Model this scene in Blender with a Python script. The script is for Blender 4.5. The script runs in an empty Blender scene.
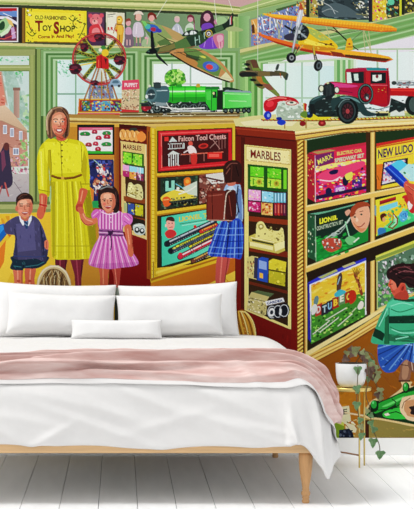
import bpy, math, random
import numpy as np

# ------------------------------------------------------------------
# The wall mural is a printed picture.  It is drawn here as ink on paper:
# shapes in the mural's own flat units (190 units = 1 metre of wall).
# ------------------------------------------------------------------
MX0, MX1, MY0, MY1 = -36, 450, -24, 438      # extent of the paper in mural units
SS = 4                                        # ink cells per unit while drawing
NV = 2                                        # mesh vertices per unit
CW, CH = (MX1 - MX0) * SS, (MY1 - MY0) * SS
INK = np.zeros((CH, CW, 3), np.float32)
OWN = np.zeros((CH, CW), np.int16)
OWNERS = ['']
cur_owner = None
CLIP = None


def own(name=None):
    """the motif that the following ink belongs to ('' = plain background)"""
    global cur_owner
    if name is None:
        cur_owner = None
        return
    if name not in OWNERS:
        OWNERS.append(name)
    cur_owner = OWNERS.index(name)


def hx(c):
    if isinstance(c, str):
        return np.array([int(c[i:i + 2], 16) / 255 for i in (0, 2, 4)], np.float32)
    return np.array(c, np.float32)


def pts_of(s):
    if isinstance(s, str):
        v = [float(q) for q in s.replace(',', ' ').split()]
        return [(v[i], v[i + 1]) for i in range(0, len(v), 2)]
    return list(s)


def smooth(pts, n=5, closed=True):
    out = []
    N = len(pts)
    rng = range(N) if closed else range(N - 1)
    for i in rng:
        if closed:
            p0, p1, p2, p3 = pts[i - 1], pts[i], pts[(i + 1) % N], pts[(i + 2) % N]
        else:
            p0, p1, p2, p3 = pts[max(i - 1, 0)], pts[i], pts[i + 1], pts[min(i + 2, N - 1)]
        for k in range(n):
            t = k / n
            out.append(tuple(0.5 * (2 * p1[j] + (p2[j] - p0[j]) * t + (2 * p0[j] - 5 * p1[j] + 4 * p2[j] - p3[j]) * t * t
                                    + (3 * p1[j] - p0[j] - 3 * p2[j] + p3[j]) * t ** 3) for j in (0, 1)))
    if not closed:
        out.append(pts[-1])
    return out


def window(xa, xb, ya, yb):
    ix0 = max(int((xa - MX0) * SS) - 1, 0); ix1 = min(int((xb - MX0) * SS) + 2, CW)
    iy0 = max(int((ya - MY0) * SS) - 1, 0); iy1 = min(int((yb - MY0) * SS) + 2, CH)
    return ix0, ix1, iy0, iy1


def cells(ix0, ix1, iy0, iy1):
    X = (np.arange(ix0, ix1) + 0.5) / SS + MX0
    Y = (np.arange(iy0, iy1) + 0.5) / SS + MY0
    return X[None, :], Y[:, None]


def inside(P, X, Y):
    m = np.zeros((Y.shape[0], X.shape[1]), bool)
    n = len(P)
    for i in range(n):
        x0, y0 = P[i]; x1, y1 = P[(i + 1) % n]
        if y0 == y1:
            continue
        c = (y0 > Y) != (y1 > Y)
        xi = (x1 - x0) * (Y - y0) / (y1 - y0) + x0
        m ^= c & (X < xi)
    return m


def lay(m, w, col, a=1.0, own_it=True):
    ix0, ix1, iy0, iy1 = w
    if CLIP is not None:
        m = m & CLIP[iy0:iy1, ix0:ix1]
    reg = INK[iy0:iy1, ix0:ix1]
    if col is not None:
        if getattr(col, 'ndim', 1) == 3:
            reg[m] = reg[m] * (1 - a) + col[m] * a
        else:
            reg[m] = reg[m] * (1 - a) + col * a
    if own_it and cur_owner is not None:
        OWN[iy0:iy1, ix0:ix1][m] = cur_owner


def p(c, s, g=None, a=1.0, sm=0, keep=False):
    """filled outline; g = (colour2, x0,y0,x1,y1) runs a second ink across it"""
    P = pts_of(s)
    if sm:
        P = smooth(P)
    xs = [q[0] for q in P]; ys = [q[1] for q in P]
    w = window(min(xs), max(xs), min(ys), max(ys))
    if w[1] <= w[0] or w[3] <= w[2]:
        return
    X, Y = cells(*w)
    m = inside(P, X, Y)
    if g:
        c2, x0, y0, x1, y1 = g
        d = (x1 - x0) ** 2 + (y1 - y0) ** 2
        t = np.clip(((X - x0) * (x1 - x0) + (Y - y0) * (y1 - y0)) / d, 0, 1)[..., None]
        col = hx(c) * (1 - t) + hx(c2) * t
    else:
        col = hx(c) if c else None
    lay(m, w, col, a)


def ps(c, s, g=None, a=1.0):
    p(c, s, g, a, sm=1)


def r(c, x0, y0, x1, y1, g=None, a=1.0):
    p(c, [(x0, y0), (x1, y0), (x1, y1), (x0, y1)], g, a)


def e(c, cx, cy, rx, ry=None, rot=0, a=1.0):
    ry = rx if ry is None else ry
    k = max(rx, ry)
    w = window(cx - k, cx + k, cy - k, cy + k)
    if w[1] <= w[0] or w[3] <= w[2]:
        return
    X, Y = cells(*w)
    co, si = math.cos(math.radians(rot)), math.sin(math.radians(rot))
    U = (X - cx) * co + (Y - cy) * si; V = -(X - cx) * si + (Y - cy) * co
    lay((U / rx) ** 2 + (V / ry) ** 2 <= 1, w, hx(c), a)


def l(c, wd, s, sm=0, a=1.0):
    P = pts_of(s)
    if sm:
        P = smooth(P, 5, False)
    xs = [q[0] for q in P]; ys = [q[1] for q in P]
    w = window(min(xs) - wd, max(xs) + wd, min(ys) - wd, max(ys) + wd)
    if w[1] <= w[0] or w[3] <= w[2]:
        return
    X, Y = cells(*w)
    m = np.zeros((Y.shape[0], X.shape[1]), bool)
    for (x0, y0), (x1, y1) in zip(P, P[1:]):
        dx, dy = x1 - x0, y1 - y0
        d2 = dx * dx + dy * dy or 1e-9
        t = np.clip(((X - x0) * dx + (Y - y0) * dy) / d2, 0, 1)
        m |= (X - x0 - t * dx) ** 2 + (Y - y0 - t * dy) ** 2 <= wd * wd / 4
    lay(m, w, hx(c), a)


def clip(s=None, sm=0, ell=None):
    """confine the following ink to an outline (None lifts it)"""
    global CLIP
    if s is None and ell is None:
        CLIP = None
        return
    CLIP = None
    M = np.zeros((CH, CW), bool)
    if ell:
        cx, cy, rx, ry = ell
        w = window(cx - rx, cx + rx, cy - ry, cy + ry)
        X, Y = cells(*w)
        M[w[2]:w[3], w[0]:w[1]] = ((X - cx) / rx) ** 2 + ((Y - cy) / ry) ** 2 <= 1
    else:
        P = pts_of(s)
        if sm:
            P = smooth(P)
        xs = [q[0] for q in P]; ys = [q[1] for q in P]
        w = window(min(xs), max(xs), min(ys), max(ys))
        X, Y = cells(*w)
        M[w[2]:w[3], w[0]:w[1]] = inside(P, X, Y)
    CLIP = M


def dabs(s, cols, n, r0, r1, asp=1.0, ang=0, jit=20, seed=1, a=1.0, sm=0):
    """n brush dabs of the inks in cols, inside an outline"""
    P = pts_of(s)
    rnd = random.Random(seed)
    clip(P, sm)
    xs = [q[0] for q in P]; ys = [q[1] for q in P]
    cols = cols.split() if isinstance(cols, str) else cols
    for _ in range(n):
        rr = rnd.uniform(r0, r1)
        e(cols[rnd.randrange(len(cols))], rnd.uniform(min(xs), max(xs)), rnd.uniform(min(ys), max(ys)),
          rr, rr / asp, ang + rnd.uniform(-jit, jit), a)
    clip()


def quadpt(q, u, v):
    (ax, ay), (bx, by), (cx, cy), (dx, dy) = q       # TL TR BR BL
    return ((ax * (1 - u) + bx * u) * (1 - v) + (dx * (1 - u) + cx * u) * v,
            (ay * (1 - u) + by * u) * (1 - v) + (dy * (1 - u) + cy * u) * v)


_text_cache = {}


def text_tris(txt, fat=0.0):
    key = (txt, fat)
    if key in _text_cache:
        return _text_cache[key]
    cu = bpy.data.curves.new('lettering', 'FONT')
    cu.body = txt
    cu.offset = fat
    cu.resolution_u = 3
    ob = bpy.data.objects.new('lettering', cu)
    bpy.context.scene.collection.objects.link(ob)
    dg = bpy.context.evaluated_depsgraph_get()
    me = ob.evaluated_get(dg).to_mesh()
    me.calc_loop_triangles()
    V = [(v.co.x, v.co.y) for v in me.vertices]
    T = [tuple(V[i] for i in t.vertices) for t in me.loop_triangles]
    ob.evaluated_get(dg).to_mesh_clear()
    bpy.data.objects.remove(ob)
    bpy.data.curves.remove(cu)
    xs = [x for x, _ in V]; ys = [y for _, y in V]
    x0, x1, y0, y1 = min(xs), max(xs), min(ys), max(ys)
    out = [[((x - x0) / (x1 - x0), 1 - (y - y0) / (y1 - y0)) for x, y in t] for t in T]
    _text_cache[key] = out
    return out


def t(txt, c, quad, fat=0.0):
    """lettering stretched into a quad: TL TR BR BL"""
    q = pts_of(quad)
    if len(q) == 2:
        (x0, y0), (x1, y1) = q
        q = [(x0, y0), (x1, y0), (x1, y1), (x0, y1)]
    for tr in text_tris(txt, fat):
        p(c, [quadpt(q, *uv) for uv in tr])


def hatch(q, c, u0, v0, u1, v1, n, wd, a=1.0):
    """n parallel strokes between two edges of a quad: from (u0,v0) to (u1,v1) direction rows"""
    for i in range(n):
        f = (i + 0.5) / n
        if u0 == u1:
            A = quadpt(q, f, v0); B = quadpt(q, f, v1)
        else:
            A = quadpt(q, u0, f); B = quadpt(q, u1, f)
        l(c, wd, [A, B], a=a)
MURAL_K, WORLD_S, SUN_E, EXPO = 0.83, .84, 2.0, 0.10
# ============================ the printed picture ============================
own('')
# ---- shop interior walls
r('9db98a', -36, -24, 450, 438)
r('86a36c', -36, 40, 450, 60)
# ceiling and cornice
p('c9a3a0', '150 -24 330 -24 262 0 240 7 196 1')
p('b9bd7c', '-36 -24 160 -24 196 0 240 7 240 14.5 200 12 138 9.5 69 6.5 -36 3.5')
p('dcdc9c', '-36 -3 69 1 138 3 200 5 240 9 240 10.5 200 7 138 5.5 69 3.5 -36 0')
p('7f9150', '-36 -6 69 -1 138 1 200 2.5 240 7.5 240 8.5 200 4.5 138 2.5 69 .6 -36 -4')
p('8a9c58', '-36 1.5 69 4.6 138 7 200 9 240 12 240 13 200 10.5 138 8.4 69 5.8 -36 2.8')
p('a3b878', '240 7 262 0 300 -14 330 -24 420 -24 300 3 276 9 240 15')
l('d6dc9e', 1, '240 10.5 276 0 330 -16')
l('7f9a58', 1, '240 12.5 276 4 330 -10')
# back of the top shelf
p('4a5238', '-36 3.5 69 6.5 138 9.5 200 12 240 14.5 240 50 138 47 -36 43')
p('70866a', '126 12 200 14 240 17 240 49 126 46', ('8aa47c', 126, 0, 240, 0))
p('3c4530', '-36 3.5 69 6.5 138 9.5 240 14.5 240 16.5 138 12 69 9.6 -36 6')
p('8fae78', '238 14 300 0 450 -24 450 4 376 23 238 49')
p('4f6a40', '276 9 300 2.5 316 -3 450 -24 450 -8 310 8 276 14.5')
# pilaster left of the corner
r('b4cb80', 228, 17, 239, 49, ('8fb070', 228, 0, 239, 0))
l('d8e4a0', 1, '231 18 231 49'); l('7a9a5c', .8, '236 18 236 49')
r('7ba468', 239, 16, 250, 47, ('9cc088', 239, 0, 250, 0))
# shelf board edge
p('cfc98c', '-36 41.5 69 45 138 46.5 232 49 238 50 276 40.5 376 21.5 450 2 450 6 376 25.5 276 45.5 238 54.5 232 53.5 138 50 69 48.5 -36 46')
p('8ea463', '-36 44.6 69 47.6 138 49.2 232 52.3 238 53.5 276 44.3 376 24.6 450 5 450 8 376 27 276 47 238 56 232 55 138 51.5 69 50 -36 47.5')
# wall below the shelf with nested window casings
r('86a674', -36, 48, 240, 116)
r('86b070', 240, 56, 262, 118, ('a9c97c', 240, 0, 262, 0))
def casing(x0, y0, x1, ye, n, d, cols):
    for i in range(n):
        r(cols[i % len(cols)], x0 + i * d, y0 + i * d * .8, x1 - i * d, ye)
r('9ba36b', -36, 47.5, 36, 56); r('84945a', -36, 47.5, 36, 49.5)
r('8f9c60', 29, 55, 36, 212); r('a0aa6c', 30.5, 55, 33.5, 212)
for x, w_, c_ in ((35, 2, '55673a'), (37, 3.5, '8da062'), (40.5, 3, '4e6a3a'), (43.5, 2.5, '9ab273'), (46, 3, '6f9250'), (49, 2.2, 'a7c58a'), (51.2, 2.3, '4f7a3c'), (53.5, 3.5, '76a15a')):
    r(c_, x, 49, x + w_, 212)
casing(41, 49.5, 140, 116, 7, 2.4, ['83a56e', 'a5c492', '557d46', '98bb86', '628c52', 'b0cfa0', '7aa468'])
r('e2f3f0', 57.5, 60, 123, 116, ('cfe8e4', 57, 0, 80, 0))
casing(139, 51, 238, 118, 6, 2.6, ['7da066', 'a4c690', '527c42', 'a8c894', '5f8a4e', 'b5d3a4'])
r('eef7f3', 153.5, 64, 222, 118)
r('e2eedd', 167, 64, 168, 64)
l('9fb9a4', 1.3, '172 63 172 90'); l('9fb9a4', 1.3, '190.5 63 190.5 90'); l('a9c1ab', 1, '153 84 222 84')
l('8eb196', 1.4, '75.8 60 75.8 116'); l('7ea58c', 1.6, '57 94 90 94'); l('a5c7b4', 1, '110 94 123 94')
dabs('57 60 77 60 77 72 66 78 57 73', '8fcfa8 a9dcc0 6fb98c c9e6dc', 60, .6, 1.8, 2, 30, 40, 3, .8)
dabs('80 80 124 80 124 112 80 112', 'cfe6e2 bfdcd8 e6f2ee', 30, 2, 5, 1, 0, 20, 4, .5)
# right-hand casings and windows
p('7fa468', '240 56 450 4 450 50 340 58 300 60 268 62 250 64')
for k in range(9):
    o_ = k * 3.2
    l(['a0c68a', '76a562', '8eb87a', '6c9c58', 'a8cc94', '7aa866', 'b4d4a2', '88b474', '9cc28a'][k], 1.7, [(243, 58 + o_ * .5), (300, 44 + o_ * 1.0), (376, 27 + o_ * .95), (450, 9 + o_ * .9)])
for k, c_ in enumerate(['a3cc84', '6da058', '93bf76', '5c9048', 'b6d89a', '7fb068']):
    r(c_, 245 + k * 3.1, 60 + k * .6, 248.2 + k * 3.1, 118)
p('e4efe9', '263 64 290 62 340 60 450 44 450 124 263 124')
p('e8e2ea', '276 63 300 55 345 52 414 36 450 29 450 47 345 58 300 62')
p('c3dcb4', '268 62 345 58 450 48 450 50 345 60.5 268 64')
r('e4f4ea', 268, 66, 335, 118, ('cfecea', 276, 0, 335, 0))
r('dcf0ee', 358, 52, 450, 118, ('e9f3ef', 358, 0, 414, 0))
for x in (285.5, 302, 319):
    l('9cbf9f', 1.5, [(x, 63), (x, 116)])
l('a9c9a9', 1.3, '266 98 335 98')
for x, w_, c_ in ((334, 3, 'a8cf96'), (337, 3, '6fa566'), (340, 2.5, 'b9dba4'), (342.5, 3, '7fb073'), (345.5, 2.5, 'cfe3c0'), (348, 2.5, '8bb87a'), (350.5, 3, 'b3d3a4'), (353.5, 2.5, 'd9e8d4')):
    r(c_, x, 60, x + w_, 120)
for x in (377.5, 397.3):
    l('a7c2a2', 1.8, [(x, 50), (x, 82)]); l('e6efe4', .6, [(x + 1, 50), (x + 1, 82)])
l('b4c9a4', 1.6, '358 49.5 450 48.5')
# hanging plant behind the glass
e('5cab3c', 175, 78, 10.5, 9)
dabs('170 70 179 69 185 74 186 82 180 86.5 170 86.5 164.6 82 165 74', '3f8f2c 86cf4f a8e070 57a83a 2f7a2a c2ea8a', 110, .8, 2.2, 1.2, 0, 90, 7)

# ---- street seen through the left window
own('window_view')
r('cfdfd6', -36, 56, 29, 65); dabs('-36 57 29 57 29 61 -36 66', '8fcfa6 6cc08c b8e2c4 dcefe6', 90, .8, 2, 2, 0, 60, 8)
r('c8dcd6', -36, 71, 29, 202, ('d7e0d4', 0, 71, 0, 202))
p('a3bfae', '4 71 14 71 22 95 29 112 29 130 10 112'); dabs('2 71 20 71 29 110 26 130 6 100', 'a9c5b8 8fb3a0 bfd4cb b5cfc4', 60, 2, 4, 1.3, 60, 30, 9, .6)
dabs('15 71 23 71 23 76 15 77', '7fcf8c 54b070', 14, .7, 1.3, 1.5, 0, 60, 10)
p('d98a78', '-36 66 2 72 6 98 5 112 -36 108'); dabs('-20 70 2 73 5 98 4 110 -20 108', 'c8675a e39a86 b8624e eab29c', 50, 1, 2.5, 2.5, 10, 8, 11)
l('b9a08c', 1.2, '1 71 7 105')
r('a8877a', 13.8, 90, 19.6, 118, ('c0a294', 14, 0, 20, 0)); r('8f6f62', 13, 87.5, 20.3, 90.5)
dabs('20 96 29 94 29 150 22 130', '8dbb8c b3d3a4 6fa57c c5dcb8', 40, 1, 2.4, 1.2, 0, 60, 12)
p('dcc0a4', '-36 116 5 105 12 112 27 130 27 133 -36 120', ('c9a98c', 0, 105, 0, 130)); l('a98a72', .8, '-36 120 2 121 27 132')
p('b58373', '-36 120 2 121 27 133 28 166 -36 170', ('c99484', 0, 120, 0, 165))
dabs('-10 122 2 122 26 134 27 160 -10 165', 'a86f60 c8998a d2a898 9c6456', 60, .8, 2, 2.5, 0, 8, 13)
for q_ in ((3, 125, 4, 9), (10, 128, 4, 9), (19, 131, 3.5, 9), (4, 146, 4, 8), (13, 148, 6, 7)):
    r('d9dde6', q_[0], q_[1], q_[0] + q_[2], q_[1] + q_[3]); r('8c93a8', q_[0] + .8, q_[1] + 1, q_[0] + q_[2] - .8, q_[1] + q_[3] - 1); l('e9e9ee', .5, [(q_[0] + q_[2] / 2, q_[1]), (q_[0] + q_[2] / 2, q_[1] + q_[3])])
dabs('20 138 29 138 29 164 20 164', 'b5cf8e 8fb874 d3dfb0', 30, 1, 2, 1.2, 0, 60, 14)
dabs('6 156 29 158 29 176 8 176', 'c9899c b36a80 e5c3cc 8f6f7a 9ab08c d8a8b4', 80, .6, 1.7, 1.5, 0, 80, 15)
r('bfb6b4', -36, 174, 29, 202, ('a9a3a6', 0, 174, 0, 202)); dabs('-36 174 29 174 29 202 -36 202', 'cfc6c4 b09ea0 d9d3d3 97888e', 40, 1, 3, 4, -20, 10, 16, .6)
l('8a7f84', .7, '14 182 24 196')
own('window_view/pedestrian')
ps('433a52', '1.5 150 5 143.5 9 146 9.5 153 11 165 12.5 184 3 189 -3 180 -3 160')
e('6b3c3a', 6.4, 146.5, 3, 4); l('b5605c', 1.6, '5 183 8.5 196'); l('a24e50', 1.4, '2 186 -2 199'); p('7a4860', '1 152 4 150 6 165 2 172')
own('')
# window bars and sill
r('9aa468', -36, 65, 31, 71); r('b4bb84', -36, 66.5, 30, 68); r('7e8c52', -36, 70, 29.5, 71.3)
r('6f7d4c', -36, 201.5, 50, 204.5); r('a7ad74', -36, 204.5, 52, 209); r('88955c', -36, 209, 52, 213); r('c2c490', -36, 213, 20, 215.5)

# ---- shop floor behind the figures
p('e6bb3c', '-36 215 52 212 120 212 160 262 245 250 245 300 235 438 -36 438')
dabs('-36 216 14 216 14 290 -36 290', 'f0cf58 d99a30 e8b43a f6e07c c9792a', 60, 2, 5, 3, 70, 20, 17)
dabs('8 214 110 212 118 300 8 300', 'eec648 dba838 f3d868 e2b440 cf952e', 80, 2, 6, 3, -20, 20, 18)
for x in (84, 100, 118):
    l('c4882c', .7, [(x - 10, 284), (x + 20, 268)])
p('f0c94c', '8 240 14 232 16 262 6 285 -10 285 -5 250'); p('e07f2c', '-8 258 6 240 4 262 -6 280')

# ---- things standing on the top shelf
own('framed_picture')
r('efe9ee', -20, 7.6, 18.3, 42); r('3a2b48', -20, 8, 17, 41)
r('b3202c', -20, 8, 17, 11.5); p('6f8fc8', '-20 12 17 11 17 17 -2 15 -20 17'); p('e8e4ee', '-10 16 8 16.5 17 22 17 25 5 19 -10 19'); p('7c3550', '8 24 17 28 17 41 4 41'); p('c8a0c8', '11 28 14 27 16 38 12 39')
ps('9fc88e', '-4 24 3 19 6 18 10 26 6 33 0 35 -6 30'); ps('2c5034', '-1 25 3 21 5 24 4 29 0 30'); p('d4e8c4', '0 34 8 28 10 24 12 26 8 33 1 37'); p('e8c078', '6 18 12 21 14 27 9 24'); l('d05a5a', 1, '-10 38 4 39 12 36')
l('f0c8d8', .7, '12 34 16 32'); l('f0e8f8', .7, '3 13 12 17')
own('')
r('2c2c26', 18.3, 8, 21.5, 43); r('a8823c', 22.5, 8, 25.5, 43, ('6f5420', 22, 0, 25.5, 0)); r('4c3818', 21.5, 8, 22.6, 43)

own('toy_shop_sign')
p('efd93c', '25.5 8 86.5 10.5 86.8 43.5 25.5 42')
p('f7e85a', '30 12 84 13.5 84 30 30 30', a=.5)
l('5a4a1c', .6, '26 8.3 86.5 10.8'); l('8a6c20', 1, '34 41.8 86 43')
t('OLD FASHIONED', '3a2a1a', '35 15.3 66.5 16.3 66.5 20.2 35 19.4', .02)
t('T', '8a2a20', '34.8 20.4 43 20.4 42.3 31.5 36 31.5', .05); t('OY', '2e2218', '42.5 25.2 52 25.2 52 31 42.5 31', .03)
t('S', '8a2a20', '53.6 21.5 59.3 21.5 59.3 34.3 53.6 34.3', .05); t('HOP', '2e2218', '60 25.5 75 25.8 75 32 60 31.8', .03)
t('Come In And Play!', '8e241c', '38 35 74 34.4 74 38.8 38 39.4', .03)
for q_ in ('28 22 31 30 35 34', '27 32 32 36 36 33', '79 38 83 30 85 24', '75 17 73 24 77 28', '69 18 73 21 77 18', '28 9 27 13 30 16'):
    l('4c5a24', .9, q_, 1)
dabs('26.5 20 36 26 36 42 26.5 42', '4c5a24 7a7a30 c8342c 3d4a20 efd93c', 22, .5, 1.2, 1.8, 0, 90, 21)
dabs('78 22 86 22 86 42 76 42', '4c5a24 7a7a30 3d4a20 efd93c', 22, .5, 1.2, 1.8, 0, 90, 22)
dabs('69 15 81 14 81 24 69 26', '6a3a24 4c5a24 b8502c efd93c d8b030', 24, .5, 1.1, 1.5, 0, 90, 23); dabs('26 9 32 9 32 16 26 16', 'f4f0c8 4c5a24 8a7a30', 10, .5, 1.2, 1.5, 0, 90, 24)
own('teddy_bear_picture')
p('6d4a63', '87.5 12 105.3 13 105.3 46 87.5 45.5', ('4c3350', 88, 13, 105, 46))
e('e07a80', 96, 20, 6.3, 6); e('d2586a', 90.5, 15.8, 2.1); e('d2586a', 101.5, 15.6, 2.2); e('f2a8a4', 95, 22, 2.8, 2.2); e('5a2030', 94.5, 21, .8); e('4a1c2c', 93, 18.4, .6); e('4a1c2c', 97.6, 18.2, .6)
ps('d2454c', '91 26 98 24 103 29 104 36 98 39 91 38 89 31'); ps('e88a8c', '93 29 98 28 100 33 96 36 92 34'); ps('c04a58', '89 33 96 37 95 42 89 40'); l('f0b0b4', .8, '100 25 103 33')
r('3a3038', 104.2, 12.5, 106, 45)
own('robot_picture')
p('dcd8bc', '106 12 124.6 13 124.8 45.8 106.4 45.3')
p('e9e6cf', '108 14 116 14 116 43 108 43'); t('R R', 'c23330', '107.4 27 113.4 30.4', .06); l('6a6a60', .8, '108 15 115 14'); l('9a9a8a', .7, '107.6 17 113 16.5'); l('8c6a5a', .8, '108 37 113 38')
ps('d8a23c', '117 17 121 16 123 20 122 24 124 28 123.5 34 122 44 116.5 44 117 34 115 30 116.5 24'); e('f2cc60', 119.5, 20, 2.2, 2.4); e('6a3a20', 119, 19.5, 1, .6); ps('e8b850', '118 26 122 26 122 34 118 34'); l('7a4a20', .8, '116 24 123 25'); l('7a4a20', .7, '119.6 35 119.6 44'); l('a8642c', .8, '115.5 25 113.5 33'); e('c8443c', 116.2, 30.5, 1.2)
own('')
r('3e4838', 124.8, 11, 126.2, 46.5)
own('doll:small doll in a mauve dress with brown hair')
ps('7c6a78', '124.5 47 125 36 126 29 131 28 133 36 133.5 46'); e('e0a4a4', 128.3, 23, 2.6, 3); ps('8a4a3c', '125.5 23 126.5 19 130 18.6 131.5 22 130.5 21 127 21.5'); ps('c89ab0', '126 28 130.5 27.5 131.5 34 125.6 34'); l('e2b0b0', .8, '127 40 127 45'); l('e2b0b0', .8, '130 40 130 45')
own('doll:tall doll in a pale dress and white bonnet')
ps('cfc4cf', '134 24 138.5 22 142 25 144 34 142 37 134.5 37 132.5 33'); e('e8b4a4', 138.4, 17.2, 3.2, 3.8); ps('e2d2c0', '133.6 15 136 11.5 141 11.5 143.4 15 138.5 13.8'); l('7a4430', 1, '135.3 15 135 20'); l('d8a494', 1.1, '136.5 37 136.7 44'); l('d8a494', 1.1, '140.2 37 140 44'); r('8a7088', 135.4, 43, 137.6, 46); r('8a7088', 139.2, 43, 141.4, 46); l('f0e6ec', .7, '137 24 136 34')
own('doll:red-haired doll in a blue and green dress')
ps('a8b4a0', '146 27 152 21 156 24 156 30 154 38 147 40'); e('e8a69c', 151.5, 17.8, 3, 3.6); ps('7c2f24', '147.8 20 147.8 14 152 12.6 156 15 156.5 20 154.6 18 153 15.4 149.8 16'); ps('9fb58c', '143 40 150 38 151 46 142 46'); l('e8b0a8', 1, '148 38 147 44'); e('e6a0b0', 146, 38, 1.3)
own('doll:doll in a silver grey dress seated alone')
ps('b9bdc8', '173 27 177 23.5 181 27 184 36 179 39 170.5 38 171 32'); e('d9b0b4', 177, 19.5, 2.7, 3.1); l('e6e8ee', .8, '174 28 172.6 37'); l('e6e8ee', .8, '178 26 180 37'); ps('d2c0a8', '174.4 18 176 16 179 16.6 179.6 18.6 177 17.6')
own('doll:doll in a white and green pinafore')
ps('c9d6c0', '185.5 27 190 23 194 26 194.6 33 186 34'); e('dc9aa4', 190.4, 18.8, 2.8, 3.2); ps('7a3a48', '187 20 187.6 15.8 191 14.6 194 17 194.8 24 193.4 22 192.6 18 189 17.4'); l('a8608c', 1, '194 24 195 32'); ps('88b07c', '187 28 193 28 193 31 187 31')
own('doll:long-haired doll in a violet dress')
ps('4a2c3c', '200 26 201 15 206 10.5 211 11.5 214 18 214.5 28 209 30 203 29'); e('d89aa8', 207, 17.4, 3.4, 4); ps('7a4cb0', '202 25 210 23 214 28 212 33 203 33'); ps('7c4ab8', '203 37 217 38 219 48 200 48'); l('b48ae0', .9, '206 38 204 47'); l('a878d8', .8, '212 38 213 47')
own('doll:doll in a pink dress beside the pilaster')
ps('c87890', '213 36 222 33.5 224 37 223 47.5 217 47.5'); e('c0809a', 216, 22, 2, 2.6); ps('e0a8b8', '217 36 222 35 223 40 218 42'); l('e8b4b8', 1, '219 42 219.6 48'); l('e8b4b8', 1, '222 42 222 47')
own('')
ps('9fc08c', '217 18 224 17 228 22 226 26 218 25')

# ---- comic posters, right top shelf
own('comic_poster')
p('8aa07c', '249 19 256 17 256 46 249 47.5')
p('7c8ab4', '251 20 300 4.5 303 34 280 41 251 46')
clip('251 20 300 4.5 303 34 280 41 251 46')
dabs('256 16 303 3 303 36 256 42', '3c5098 5a80c8 c06a64 e8ecf4 6a4c6c b0c4e4 b84c44 e0c080 46486a 8aa0cc 7a8a8c', 330, .6, 1.6, 2.2, 75, 22, 31)
for q_ in ('262 20 264 30', '262 20 267 19', '263 25 266 24.4', '270 17 270 28', '273.4 16 276 27', '276 27 279 15', '282 14 282 24', '286 12 290 22', '266 31 272 29', '258 24 258 32'):
    l('eef0f8', 1, q_)
p('e0a45a', '251 20 257 18.4 257.5 34 252 35'); p('5e3a20', '251.5 25 254 24 255 33 252 33.6'); l('f2d49c', .8, '253 21 256 28')
dabs('251 34 272 30 282 41 251 47', 'c85a3c e0905a 7a4a64 e8c8a0 a04a4a', 60, .5, 1.4, 1.5, 30, 40, 32)
clip()
own('')
r('2c3326', 305.8, -24, 309.6, 19); l('8a9c5c', .8, '309.9 0 309.9 18')
own('comic_poster:colourful comic beside the dark post')
p('b08a54', '299 2 306 0 306 17 299 17'); dabs('296 2 306 -2 306 17 296 17', 'd8b048 8a3c34 e8e0c0 4a3a5a c85040 f0d878', 50, .5, 1.3, 1.4, 40, 50, 33)
p('a89a54', '310 -24 322 -24 322 17 310 17'); dabs('310 -10 322 -10 322 17 310 17', 'e0d058 b03c50 f2eec8 4c3a70 6a8a4a d87a3c 2c2c3a', 70, .5, 1.4, 1.4, 40, 60, 34)
own('aircraft_poster')
p('39474a', '316 -24 369 -24 369 20 345 20 318 17')
clip('316 -24 369 -24 369 20 345 20 318 17')
dabs('316 -24 369 -24 369 20 318 18', '2c383c 4c5c60 566a70 28323a 6c7c80', 120, 1, 3.5, 2.5, 20, 40, 35)
ps('56666a', '322 8 334 3 346 6 356 12 366 18 345 17 326 16'); l('aab4b4', .7, '324 3 331 7 335 14', 1); l('98a4a4', .6, '322 12 330 9 338 12', 1); dabs('352 2 369 0 369 8 356 10', 'd8dcc8 a8a070 e8e8dc 6a6a44 384040', 45, .5, 1.3, 1.5, 20, 50, 36); dabs('316 0 324 0 323 5 317 6', 'd0ccb0 a09068 e4d49a', 14, .6, 1.2)
l('8c8c60', .6, '356 14 367 15'); dabs('360 10 369 9 369 18 362 17', 'b8b894 e0dcc0 707050', 14, .5, 1)
clip()
own('')
r('2b2b3a', 368.6, -24, 371.8, 22); r('5a5a3c', 371.8, -24, 372.8, 22)
own('comic_poster:yellow comic with pink and red figures')
p('d8b83c', '372.6 -24 386 -24 386 19 372.6 21'); dabs('372.6 -24 386 -24 386 19 372.6 21', 'e8d44c c8434c d870a8 f0e868 e89030 a03048 f6f0b0', 110, .6, 1.8, 1.5, 60, 50, 37)
own('comic_poster:teal and dark comic with a glowing figure')
p('3c4434', '386 -24 399.5 -24 399.5 16 386 19'); dabs('386 -24 399.5 -24 399.5 16 386 19', '3a9a78 54c098 d8c878 2c3028 e0a868 6a7a3c 343a44', 110, .6, 1.8, 1.5, 60, 50, 38); e('6cc8a0', 391, 2, 3.4, 3)
own('')
r('c8cc3c', 399.5, -24, 401.5, 16); r('28301e', 401.5, -24, 404.2, 15)
own('comic_poster:dark comic with yellow lettering beside the frame end')
p('3a3c30', '404 -24 450 -24 450 3 404 14'); dabs('404 -24 450 -24 450 3 404 14', 'd8cc4c 2c2e28 e4dca0 6a6a30 b8a83c 44483c', 150, .5, 1.6, 1.6, 60, 50, 39)

# ---- toy shop cords
own('')
for q_ in ('170 -5 156.5 17', '213.4 -8 216.6 22', '226 -8 232.6 11', '257.8 -24 257.8 62', '221 47 221 58'):
    l('e6e8d4', .55, q_, a=.85)

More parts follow.
